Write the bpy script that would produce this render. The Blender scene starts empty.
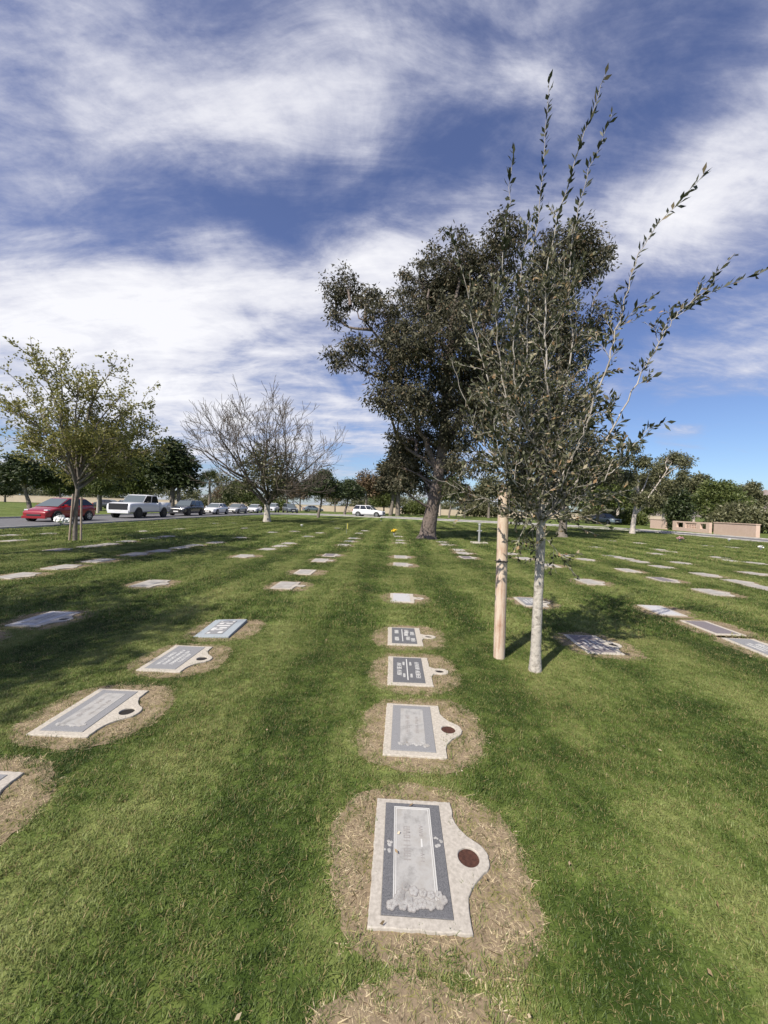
import bpy, bmesh, math, random
import numpy as np
from mathutils import Vector, Matrix

C = bpy.context.scene.collection
R = math.radians
SCN = bpy.context.scene

# ------------------------------------------------------------------ camera
F_PX, CAM_H, PITCH, ROLL = 385.0, 1.65, 0.74, 1.8
CAM_M = Matrix.Rotation(R(90 - PITCH), 3, 'X') @ Matrix.Rotation(R(ROLL), 3, 'Z')

def ray(px, py):
    return CAM_M @ Vector(((px - 384) / F_PX, -(py - 512) / F_PX, -1.0))

def ground(px, py):
    w = ray(px, py); t = CAM_H / (-w.z)
    return Vector((w.x * t, w.y * t, 0.0))

def at(px, py, depth):
    w = ray(px, py); t = depth / w.y
    return Vector((w.x * t, depth, CAM_H + w.z * t))

cam_d = bpy.data.cameras.new('camera'); cam = bpy.data.objects.new('camera', cam_d); C.objects.link(cam)
cam_d.sensor_fit = 'VERTICAL'; cam_d.sensor_height = 24.0; cam_d.lens = F_PX / 1024 * 24
cam_d.clip_start = 0.05; cam_d.clip_end = 30000
cam.matrix_world = Matrix.Translation((0, 0, CAM_H)) @ CAM_M.to_4x4()
SCN.camera = cam
SCN.view_settings.view_transform = 'Standard'
SCN.view_settings.look = 'None'
SCN.view_settings.exposure = 0.35
SCN.view_settings.gamma = 1.0
SCN.view_settings.use_curve_mapping = False
SCN.cycles.max_bounces = 6
SCN.cycles.diffuse_bounces = 3
SCN.cycles.transmission_bounces = 4
SCN.cycles.transparent_max_bounces = 6
SCN.cycles.use_denoising = True

# ------------------------------------------------------------------ helpers
def link(o, parent=None):
    C.objects.link(o)
    if parent is not None: o.parent = parent
    return o

def tag(o, label=None, cat=None, group=None, kind=None):
    if label: o['label'] = label
    if cat: o['category'] = cat
    if group: o['group'] = group
    if kind: o['kind'] = kind
    return o

def empty(name, loc, rz=0.0, label=None, cat=None, group=None):
    o = bpy.data.objects.new(name, None); o.empty_display_size = 0.1
    o.location = loc; o.rotation_euler = (0, 0, rz); link(o)
    return tag(o, label, cat, group)

def mobj(name, me, mat=None, parent=None, smooth=False):
    if mat is not None and not me.materials: me.materials.append(mat)
    if smooth:
        me.polygons.foreach_set('use_smooth', np.ones(len(me.polygons), bool)); me.update()
    return link(bpy.data.objects.new(name, me), parent)

def np_mesh(name, v, f):
    v = np.asarray(v, np.float32).reshape(-1, 3); f = np.asarray(f, np.int32)
    k = f.shape[1]
    me = bpy.data.meshes.new(name)
    me.vertices.add(len(v)); me.vertices.foreach_set('co', v.ravel())
    me.loops.add(f.size); me.loops.foreach_set('vertex_index', f.ravel())
    me.polygons.add(len(f)); me.polygons.foreach_set('loop_start', np.arange(0, f.size, k, dtype=np.int32))
    me.update(calc_edges=True); me.validate()
    return me

def bm_mesh(name, bm):
    me = bpy.data.meshes.new(name); bm.to_mesh(me); bm.free(); return me

def add_box(bm, x0, x1, y0, y1, z0, z1, M=None):
    vs = [bm.verts.new((x, y, z)) for z in (z0, z1) for x, y in ((x0, y0), (x1, y0), (x1, y1), (x0, y1))]
    if M is not None:
        for v in vs: v.co = M @ v.co
    for q in ((3, 2, 1, 0), (4, 5, 6, 7), (0, 1, 5, 4), (1, 2, 6, 5), (2, 3, 7, 6), (3, 0, 4, 7)):
        bm.faces.new([vs[i] for i in q])
    return vs

def add_cyl(bm, M, r0, r1, h, n=16):
    a = [bm.verts.new(M @ Vector((r0 * math.cos(2 * math.pi * i / n), r0 * math.sin(2 * math.pi * i / n), 0))) for i in range(n)]
    b = [bm.verts.new(M @ Vector((r1 * math.cos(2 * math.pi * i / n), r1 * math.sin(2 * math.pi * i / n), h))) for i in range(n)]
    for i in range(n):
        j = (i + 1) % n; bm.faces.new((a[i], a[j], b[j], b[i]))
    bm.faces.new(a[::-1]); bm.faces.new(b)

def poly_solid(name, outlines, z0, z1, bev=0.0):
    """a flat plate with holes: outlines are 2-D loops (even-odd)"""
    cu = bpy.data.curves.new(name, 'CURVE'); cu.dimensions = '2D'; cu.fill_mode = 'BOTH'
    cu.extrude = (z1 - z0) / 2 - bev; cu.bevel_depth = bev; cu.bevel_resolution = 1; cu.offset = -bev
    for lo in outlines:
        s = cu.splines.new('POLY'); s.points.add(len(lo) - 1); s.use_cyclic_u = True
        for p, q in zip(s.points, lo): p.co = (q[0], q[1], 0, 1)
    ob = bpy.data.objects.new(name, cu); C.objects.link(ob)
    dg = bpy.context.evaluated_depsgraph_get()
    me = bpy.data.meshes.new_from_object(ob.evaluated_get(dg))
    bpy.data.objects.remove(ob); bpy.data.curves.remove(cu)
    me.name = name
    me.transform(Matrix.Translation((0, 0, (z0 + z1) / 2)))
    return me

def tubes(polys, sides=6):
    V, Fc, off = [], [], 0
    ang = np.linspace(0, 2 * np.pi, sides, endpoint=False)
    ca, sa = np.cos(ang)[None, :, None], np.sin(ang)[None, :, None]
    idx = np.arange(sides); nx = (idx + 1) % sides
    for pts, rad in polys:
        pts = np.asarray(pts, float); rad = np.asarray(rad, float); n = len(pts)
        t = np.gradient(pts, axis=0); t /= np.linalg.norm(t, axis=1, keepdims=True) + 1e-9
        mean = t.mean(0); ref = np.eye(3)[np.argmin(np.abs(mean))]
        a = np.cross(t, ref); a /= np.linalg.norm(a, axis=1, keepdims=True) + 1e-9
        b = np.cross(t, a)
        ring = pts[:, None] + rad[:, None, None] * (ca * a[:, None] + sa * b[:, None])
        V.append(ring.reshape(-1, 3))
        for i in range(n - 1):
            o = off + i * sides
            Fc.append(np.stack([o + idx, o + nx, o + sides + nx, o + sides + idx], 1))
        off += n * sides
    return np.concatenate(V), np.concatenate(Fc)

def norm(v): return v / (np.linalg.norm(v, axis=-1, keepdims=True) + 1e-9)

def leaf_quads(rng, p, d, L, W, jitter=0.35):
    """kite shaped leaves; p (N,3) base, d (N,3) direction"""
    n = len(p)
    d = norm(d); s = norm(np.cross(d, norm(rng.normal(size=(n, 3))))); nn = np.cross(d, s)
    L = L * (1 + rng.uniform(-jitter, jitter, (n, 1))); W = W * (1 + rng.uniform(-jitter, jitter, (n, 1)))
    v = np.stack([p, p + d * L * .5 + s * W * .5 + nn * W * .18, p + d * L, p + d * L * .5 - s * W * .5 + nn * W * .18], 1)
    return v.reshape(-1, 3), np.arange(4 * n).reshape(-1, 4)

# ------------------------------------------------------------------ materials
def new_mat(name):
    m = bpy.data.materials.new(name); m.use_nodes = True
    nt = m.node_tree; return m, nt, nt.nodes['Principled BSDF'], nt.nodes['Material Output']

def N(nt, kind, **kw):
    n = nt.nodes.new(kind)
    for k, v in kw.items():
        if k.startswith('i_'):
            key = k[2:].replace('_', ' '); n.inputs[key].default_value = v
        else: setattr(n, k, v)
    return n

def ramp(nt, fac, stops):
    r = nt.nodes.new('ShaderNodeValToRGB'); el = r.color_ramp.elements
    while len(el) < len(stops): el.new(0.5)
    for e, (p, c) in zip(el, stops): e.position = p; e.color = (*c, 1)
    nt.links.new(fac, r.inputs[0]); return r.outputs[0]

def noise_mat(name, c1, c2, scale=20, rough=.8, bump=.0, detail=6, c3=None, spec=.3, metal=0.0, dist=.01, object_space=True):
    m, nt, b, out = new_mat(name)
    tc = N(nt, 'ShaderNodeTexCoord')
    nz = N(nt, 'ShaderNodeTexNoise'); nz.inputs['Scale'].default_value = scale; nz.inputs['Detail'].default_value = detail
    nz.inputs['Roughness'].default_value = .65
    nt.links.new(tc.outputs['Object'], nz.inputs['Vector'])
    st = [(.32, c1), (.68, c2)] if c3 is None else [(.3, c1), (.5, c2), (.7, c3)]
    nt.links.new(ramp(nt, nz.outputs['Fac'], st), b.inputs['Base Color'])
    b.inputs['Roughness'].default_value = rough; b.inputs['Specular IOR Level'].default_value = spec; b.inputs['Metallic'].default_value = metal
    if bump:
        bp = N(nt, 'ShaderNodeBump'); bp.inputs['Strength'].default_value = bump; bp.inputs['Distance'].default_value = dist
        nt.links.new(nz.outputs['Fac'], bp.inputs['Height']); nt.links.new(bp.outputs[0], b.inputs['Normal'])
    return m

def grain_mat(name, c1, c2, c3):
    m, nt, b, out = new_mat(name)
    tc = N(nt, 'ShaderNodeTexCoord')
    def nz(sc, scale, det):
        mp = N(nt, 'ShaderNodeMapping'); mp.inputs['Scale'].default_value = sc; nt.links.new(tc.outputs['Object'], mp.inputs[0])
        n = N(nt, 'ShaderNodeTexNoise'); n.inputs['Scale'].default_value = scale; n.inputs['Detail'].default_value = det; n.inputs['Roughness'].default_value = .7
        nt.links.new(mp.outputs[0], n.inputs['Vector']); return n.outputs['Fac']
    g = nz((1, 1, .05), 60, 8); p = nz((1, 1, .5), 7, 5)
    a = N(nt, 'ShaderNodeMath', operation='MULTIPLY_ADD'); nt.links.new(g, a.inputs[0]); a.inputs[1].default_value = .55
    h = N(nt, 'ShaderNodeMath', operation='MULTIPLY'); nt.links.new(p, h.inputs[0]); h.inputs[1].default_value = .5; nt.links.new(h.outputs[0], a.inputs[2])
    nt.links.new(ramp(nt, a.outputs[0], [(.38, c1), (.47, c3), (.56, c2)]), b.inputs['Base Color']); b.inputs['Roughness'].default_value = .85; b.inputs['Specular IOR Level'].default_value = .2
    bp = N(nt, 'ShaderNodeBump'); bp.inputs['Strength'].default_value = .6; bp.inputs['Distance'].default_value = .004; nt.links.new(g, bp.inputs['Height']); nt.links.new(bp.outputs[0], b.inputs['Normal'])
    return m

def plain(name, c, rough=.5, metal=0.0, spec=.5, coat=0.0):
    m, nt, b, out = new_mat(name)
    b.inputs['Base Color'].default_value = (*c, 1); b.inputs['Roughness'].default_value = rough
    b.inputs['Metallic'].default_value = metal; b.inputs['Specular IOR Level'].default_value = spec
    b.inputs['Coat Weight'].default_value = coat; b.inputs['Coat Roughness'].default_value = .06
    return m

def leaf_mat(name, stops, rough=.5, transl=.25, spec=.35):
    m, nt, b, out = new_mat(name)
    g = N(nt, 'ShaderNodeNewGeometry')
    col = ramp(nt, g.outputs['Random Per Island'], stops)
    nt.links.new(col, b.inputs['Base Color'])
    b.inputs['Roughness'].default_value = rough; b.inputs['Specular IOR Level'].default_value = spec
    tr = N(nt, 'ShaderNodeBsdfTranslucent'); nt.links.new(col, tr.inputs['Color'])
    mx = N(nt, 'ShaderNodeMixShader'); mx.inputs[0].default_value = transl
    nt.links.new(b.outputs[0], mx.inputs[1]); nt.links.new(tr.outputs[0], mx.inputs[2]); nt.links.new(mx.outputs[0], out.inputs['Surface'])
    return m

# lawn colour shared by the turf sheet and the blades: depends on the place on the lawn
def straw_mat():
    m, nt, b, out = new_mat('straw')
    g = N(nt, 'ShaderNodeNewGeometry')
    col = ramp(nt, g.outputs['Random Per Island'], [(0, (.085, .058, .031)), (.3, (.25, .19, .11)), (.62, (.42, .335, .20)), (.9, (.56, .47, .30)), (1, (.62, .55, .40))])
    grn = ramp(nt, g.outputs['Random Per Island'], [(0, (.06, .075, .018)), (.6, (.15, .165, .045)), (.8, (.24, .22, .08)), (1, (.42, .34, .18))])
    nz = N(nt, 'ShaderNodeTexNoise'); nz.inputs['Scale'].default_value = 9; nz.inputs['Detail'].default_value = 4; nt.links.new(g.outputs['Position'], nz.inputs['Vector'])
    mr = N(nt, 'ShaderNodeMapRange'); nt.links.new(nz.outputs['Fac'], mr.inputs[0]); mr.inputs[1].default_value = .46; mr.inputs[2].default_value = .60
    mx = N(nt, 'ShaderNodeMix', data_type='RGBA'); nt.links.new(mr.outputs[0], mx.inputs[0]); nt.links.new(col, mx.inputs[6]); nt.links.new(grn, mx.inputs[7])
    nt.links.new(mx.outputs[2], b.inputs['Base Color']); b.inputs['Roughness'].default_value = .8; b.inputs['Specular IOR Level'].default_value = .15
    return m

def lawn_group():
    g = bpy.data.node_groups.new('lawn_colour', 'ShaderNodeTree')
    g.interface.new_socket('Tone', in_out='OUTPUT', socket_type='NodeSocketFloat')
    g.interface.new_socket('Dry', in_out='OUTPUT', socket_type='NodeSocketFloat')
    nd = g.nodes; lk = g.links
    out = nd.new('NodeGroupOutput'); geo = nd.new('ShaderNodeNewGeometry')
    sep = nd.new('ShaderNodeSeparateXYZ'); lk.new(geo.outputs['Position'], sep.inputs[0])
    cm = nd.new('ShaderNodeCombineXYZ'); lk.new(sep.outputs[0], cm.inputs[0]); lk.new(sep.outputs[1], cm.inputs[1])
    def nz(scale, detail=3, vec=None, rough=.55):
        n = nd.new('ShaderNodeTexNoise'); n.inputs['Scale'].default_value = scale; n.inputs['Detail'].default_value = detail
        n.inputs['Roughness'].default_value = rough
        lk.new(vec or cm.outputs[0], n.inputs['Vector']); return n.outputs['Fac']
    def mth(op, a, b=None, c=None):
        n = nd.new('ShaderNodeMath'); n.operation = op
        for i, x in enumerate((a, b, c)):
            if x is None: continue
            if isinstance(x, (int, float)): n.inputs[i].default_value = x
            else: lk.new(x, n.inputs[i])
        return n.outputs[0]
    big = nz(.55, 3); mid = nz(2.6, 4); fine = nz(11, 3)
    # mower stripes: light off leaning blades painted as tone along the grave lines (x - 0.035 y is constant along one)
    lane = mth('SUBTRACT', sep.outputs[0], mth('MULTIPLY', sep.outputs[1], .035))
    lane = mth('ADD', lane, mth('MULTIPLY', big, .5))
    stripe = mth('SINE', mth('MULTIPLY', lane, 2 * math.pi / 1.55))
    mp = nd.new('ShaderNodeMapping'); mp.inputs['Scale'].default_value = (2.2, .12, 1); mp.inputs['Rotation'].default_value = (0, 0, -.035)
    lk.new(cm.outputs[0], mp.inputs[0]); streak = nz(1.6, 4, mp.outputs[0])
    t = mth('ADD', mth('MULTIPLY', mth('SUBTRACT', big, .5), 1.4), mth('MULTIPLY', mth('SUBTRACT', mid, .5), 1.3))
    t = mth('ADD', t, mth('MULTIPLY', mth('SUBTRACT', fine, .5), .55))
    t = mth('ADD', t, mth('MULTIPLY', stripe, .21)); t = mth('ADD', t, mth('MULTIPLY', mth('SUBTRACT', streak, .5), .9))
    t = mth('ADD', t, .5)
    lk.new(t, out.inputs['Tone'])
    dry = mth('MULTIPLY', mth('SUBTRACT', mth('ADD', mth('MULTIPLY', nz(.9, 4), .75), mth('MULTIPLY', streak, .35)), .56), 4.0)
    n = nd.new('ShaderNodeClamp'); lk.new(dry, n.inputs[0]); lk.new(n.outputs[0], out.inputs['Dry'])
    return g
LAWN = lawn_group()

GREEN = [(.08, (.033, .058, .011)), (.48, (.096, .137, .031)), (.88, (.198, .225, .076))]
def turf_mat():
    m, nt, b, out = new_mat('turf')
    lg = nt.nodes.new('ShaderNodeGroup'); lg.node_tree = LAWN
    geo = N(nt, 'ShaderNodeNewGeometry')
    # coarse tufts seen from far off
    nz = N(nt, 'ShaderNodeTexNoise'); nz.inputs['Scale'].default_value = 7; nz.inputs['Detail'].default_value = 5
    nt.links.new(geo.outputs['Position'], nz.inputs['Vector'])
    ad = N(nt, 'ShaderNodeMath', operation='MULTIPLY_ADD'); nt.links.new(nz.outputs['Fac'], ad.inputs[0]); ad.inputs[1].default_value = .7
    sb = N(nt, 'ShaderNodeMath', operation='SUBTRACT'); nt.links.new(lg.outputs['Tone'], sb.inputs[0]); sb.inputs[1].default_value = .35
    nt.links.new(sb.outputs[0], ad.inputs[2])
    col = ramp(nt, ad.outputs[0], GREEN)
    mx = N(nt, 'ShaderNodeMix', data_type='RGBA'); mx.inputs[7].default_value = (.16, .14, .05, 1)
    ml = N(nt, 'ShaderNodeMath', operation='MULTIPLY'); nt.links.new(lg.outputs['Dry'], ml.inputs[0]); ml.inputs[1].default_value = .35
    nt.links.new(ml.outputs[0], mx.inputs[0]); nt.links.new(col, mx.inputs[6])
    nt.links.new(mx.outputs[2], b.inputs['Base Color'])
    b.inputs['Roughness'].default_value = .9; b.inputs['Specular IOR Level'].default_value = .1
    bp = N(nt, 'ShaderNodeBump'); bp.inputs['Strength'].default_value = .8; bp.inputs['Distance'].default_value = .06
    nt.links.new(nz.outputs['Fac'], bp.inputs['Height']); nt.links.new(bp.outputs[0], b.inputs['Normal'])
    return m

def blade_mat():
    m, nt, b, out = new_mat('grass_blade')
    lg = nt.nodes.new('ShaderNodeGroup'); lg.node_tree = LAWN
    geo = N(nt, 'ShaderNodeNewGeometry'); oi = N(nt, 'ShaderNodeObjectInfo')
    a = N(nt, 'ShaderNodeMath', operation='MULTIPLY_ADD'); nt.links.new(geo.outputs['Random Per Island'], a.inputs[0]); a.inputs[1].default_value = .55
    s = N(nt, 'ShaderNodeMath', operation='SUBTRACT'); nt.links.new(lg.outputs['Tone'], s.inputs[0]); s.inputs[1].default_value = .275
    nt.links.new(s.outputs[0], a.inputs[2])
    col = ramp(nt, a.outputs[0], [(p, tuple(x * 1.3 for x in c)) for p, c in GREEN])
    # some blades are straw, more of them where the lawn is dry
    thr = N(nt, 'ShaderNodeMath', operation='MULTIPLY_ADD'); nt.links.new(lg.outputs['Dry'], thr.inputs[0]); thr.inputs[1].default_value = .25; thr.inputs[2].default_value = .11
    wn = N(nt, 'ShaderNodeMath', operation='FRACT'); m7 = N(nt, 'ShaderNodeMath', operation='MULTIPLY_ADD')
    nt.links.new(geo.outputs['Random Per Island'], m7.inputs[0]); m7.inputs[1].default_value = 37.7; nt.links.new(oi.outputs['Random'], m7.inputs[2]); nt.links.new(m7.outputs[0], wn.inputs[0])
    lt = N(nt, 'ShaderNodeMath', operation='LESS_THAN'); nt.links.new(wn.outputs[0], lt.inputs[0]); nt.links.new(thr.outputs[0], lt.inputs[1])
    mx = N(nt, 'ShaderNodeMix', data_type='RGBA'); mx.inputs[7].default_value = (.30, .25, .115, 1)
    nt.links.new(lt.outputs[0], mx.inputs[0]); nt.links.new(col, mx.inputs[6])
    nt.links.new(mx.outputs[2], b.inputs['Base Color'])
    b.inputs['Roughness'].default_value = .5; b.inputs['Specular IOR Level'].default_value = .3
    tr = N(nt, 'ShaderNodeBsdfTranslucent'); nt.links.new(mx.outputs[2], tr.inputs['Color'])
    ms = N(nt, 'ShaderNodeMixShader'); ms.inputs[0].default_value = .25
    nt.links.new(b.outputs[0], ms.inputs[1]); nt.links.new(tr.outputs[0], ms.inputs[2]); nt.links.new(ms.outputs[0], out.inputs['Surface'])
    return m

M = dict(
    turf=turf_mat(), blade=blade_mat(),
    straw=straw_mat(),
    soil=noise_mat('dead_turf', (.08, .06, .038), (.26, .20, .13), 30, .95, .8, 9, c3=(.15, .12, .072)),
    concrete=noise_mat('pale_concrete', (.34, .31, .26), (.53, .49, .42), 55, .85, .25, 8, dist=.003),
    concrete_grey=noise_mat('grey_concrete', (.32, .295, .255), (.49, .455, .40), 50, .85, .25, 8, dist=.003),
    concrete_far=noise_mat('weathered_concrete', (.30, .275, .235), (.46, .43, .38), 8, .95, .1, 8, spec=.05),
    granite_far=noise_mat('weathered_granite', (.27, .255, .235), (.40, .385, .36), 6, .95, 0, 6, spec=.05),
    granite=noise_mat('dark_granite', (.075, .077, .083), (.18, .182, .19), 260, .6, 0, 3, spec=.2),
    granite_mid=noise_mat('grey_granite', (.17, .172, .178), (.30, .302, .306), 240, .65, 0, 3, spec=.15),
    granite_pale=noise_mat('pale_granite', (.38, .38, .385), (.50, .50, .50), 200, .7, 0, 3, spec=.1),
    granite_blue=noise_mat('blue_grey_granite', (.25, .29, .31), (.38, .41, .43), 220, .65, 0, 3, spec=.15),
    granite_mauve=noise_mat('mauve_granite', (.13, .115, .12), (.24, .215, .22), 220, .65, 0, 3, spec=.15),
    etched=noise_mat('etched_granite', (.21, .205, .195), (.37, .365, .35), 11, .8, 0, 9, c3=(.30, .285, .26)),
    carve=plain('cut_stone_white', (.54, .54, .52), .85), carve_dark=plain('cut_stone_dark', (.27, .255, .245), .85),
    rust=noise_mat('rusty_metal', (.040, .018, .013), (.095, .042, .029), 60, .75, .2, 5),
    hole=plain('painted_hole_shade', (.015, .012, .010), .9),  # near-black colour paints the shade inside an open vase hole
    asphalt=noise_mat('asphalt', (.105, .105, .11), (.165, .165, .17), 3.0, .9, .15, 8),
    kerb=noise_mat('kerb_concrete', (.27, .26, .245), (.40, .39, .37), 3, .9, .1, 6),
    bark_dark=noise_mat('eucalyptus_bark', (.028, .023, .020), (.19, .155, .135), 4.5, .95, 1.0, 10, c3=(.075, .060, .052), dist=.12),
    bark_grey=noise_mat('grey_bark', (.12, .10, .085), (.26, .23, .20), 8, .9, .3, 6, dist=.02),
    bark_pale=noise_mat('pale_bark', (.24, .20, .175), (.52, .47, .42), 5, .9, .3, 9, c3=(.37, .31, .275), dist=.02),
    bark_white=noise_mat('whitewashed_bark', (.13, .11, .09), (.50, .465, .41), 15, .9, 1.0, 10, c3=(.37, .34, .30), dist=.02),
    twig=noise_mat('twig', (.26, .23, .20), (.48, .45, .41), 12, .9),
    bare=noise_mat('bare_twig', (.075, .061, .050), (.15, .128, .108), 3, .9),
    wood=grain_mat('peeled_pine', (.33, .20, .14), (.60, .50, .40), (.50, .36, .27)),
    wood_grey=noise_mat('weathered_wood', (.28, .22, .17), (.42, .34, .27), 8, .85, .1),
    euc=leaf_mat('eucalyptus_leaf', [(0, (.034, .035, .021)), (.5, (.088, .087, .055)), (.9, (.165, .155, .108)), (.96, (.17, .135, .085)), (1, (.18, .12, .075))], rough=.6, transl=.18, spec=.12),
    oak=leaf_mat('small_leathery_leaf', [(0, (.040, .047, .024)), (.5, (.085, .094, .046)), (.72, (.15, .152, .085)), (.86, (.30, .29, .20)), (.95, (.36, .28, .17)), (1, (.36, .23, .12))], transl=.2, spec=.3),
    oakdark=leaf_mat('dark_leathery_leaf', [(0, (.022, .028, .014)), (.6, (.045, .052, .025)), (.92, (.085, .09, .05)), (1, (.2, .15, .09))], transl=.15, spec=.25),
    young=leaf_mat('young_leaf', [(0, (.15, .155, .042)), (.6, (.27, .26, .08)), (1, (.38, .36, .14))], transl=.45),
    darkleaf=leaf_mat('dark_leaf', [(0, (.020, .032, .012)), (.6, (.042, .062, .020)), (1, (.075, .095, .034))], transl=.15),
    midleaf=leaf_mat('mid_leaf', [(0, (.055, .078, .022)), (.6, (.112, .145, .040)), (1, (.18, .205, .068))], transl=.25),
    oliveleaf=leaf_mat('olive_leaf', [(0, (.065, .073, .034)), (.6, (.140, .145, .070)), (1, (.21, .205, .115))], transl=.2),
    brownleaf=leaf_mat('brown_leaf', [(0, (.09, .06, .035)), (.6, (.15, .105, .06)), (1, (.20, .15, .08))], transl=.2),
    stucco=noise_mat('pink_stucco', (.60, .44, .36), (.66, .50, .42), 4, .9, .1),
    stucco_tan=noise_mat('tan_block', (.47, .40, .31), (.56, .48, .38), .5, .9),
    roof=noise_mat('roof_tile', (.22, .14, .10), (.33, .22, .16), 3, .85),
    rock=noise_mat('desert_rock', (.20, .165, .15), (.30, .26, .24), .004, .95),
    windshield=plain('windshield_glass', (.10, .12, .125), .1, spec=.8),  # lifted base colour stands in for reflected sky and the cabin seen through
    glass=plain('car_glass', (.02, .024, .028), .08, spec=.7),
    rubber=plain('rubber', (.018, .018, .018), .8), alloy=plain('alloy', (.45, .46, .47), .35, .7), blackrim=plain('black_rim', (.02, .02, .022), .4),
    lampglass=plain('lamp_glass', (.65, .67, .70), .15), redlamp=plain('red_lamp', (.35, .02, .02), .2),
    blackplastic=plain('black_plastic', (.02, .02, .022), .5), chrome=plain('chrome', (.55, .56, .57), .2, .9), plate=plain('number_plate', (.75, .75, .73), .5),
    car_red=plain('red_paint', (.26, .008, .014), .3, coat=.8), car_white=plain('white_paint', (.74, .75, .77), .3, coat=.8),
    car_black=plain('black_paint', (.022, .025, .030), .25, coat=.8), car_silver=plain('silver_paint', (.42, .42, .41), .32, .4, coat=.7),
    car_grey=plain('grey_paint', (.11, .13, .15), .3, coat=.8), car_blue=plain('slate_paint', (.16, .21, .26), .3, coat=.8),
    petal_white=plain('white_petal', (.78, .78, .76), .7), petal_yellow=plain('yellow_petal', (.75, .52, .03), .6), petal_pink=plain('pink_petal', (.42, .24, .25), .7),
    galv=plain('galvanised_pipe', (.33, .34, .34), .6, .2), flagcloth=plain('yellow_cloth', (.55, .50, .10), .7), tie=plain('rubber_tie', (.02, .02, .02), .7),
    frond=leaf_mat('palm_frond', [(0, (.045, .06, .025)), (1, (.10, .12, .05))]),
)

# ------------------------------------------------------------------ sky and sun
SUN_AZ, SUN_EL = (-0.64, -0.77), 48.0
n_ = math.hypot(*SUN_AZ); sunv = Vector((SUN_AZ[0] / n_ * math.cos(R(SUN_EL)), SUN_AZ[1] / n_ * math.cos(R(SUN_EL)), math.sin(R(SUN_EL))))
sd = bpy.data.lights.new('sun', 'SUN'); sd.energy = 5.0; sd.angle = R(.5); sd.color = (1, .92, .80)
so = link(bpy.data.objects.new('sun', sd)); so.rotation_euler = sunv.to_track_quat('Z', 'Y').to_euler(); so.location = (0, 0, 30)

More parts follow.
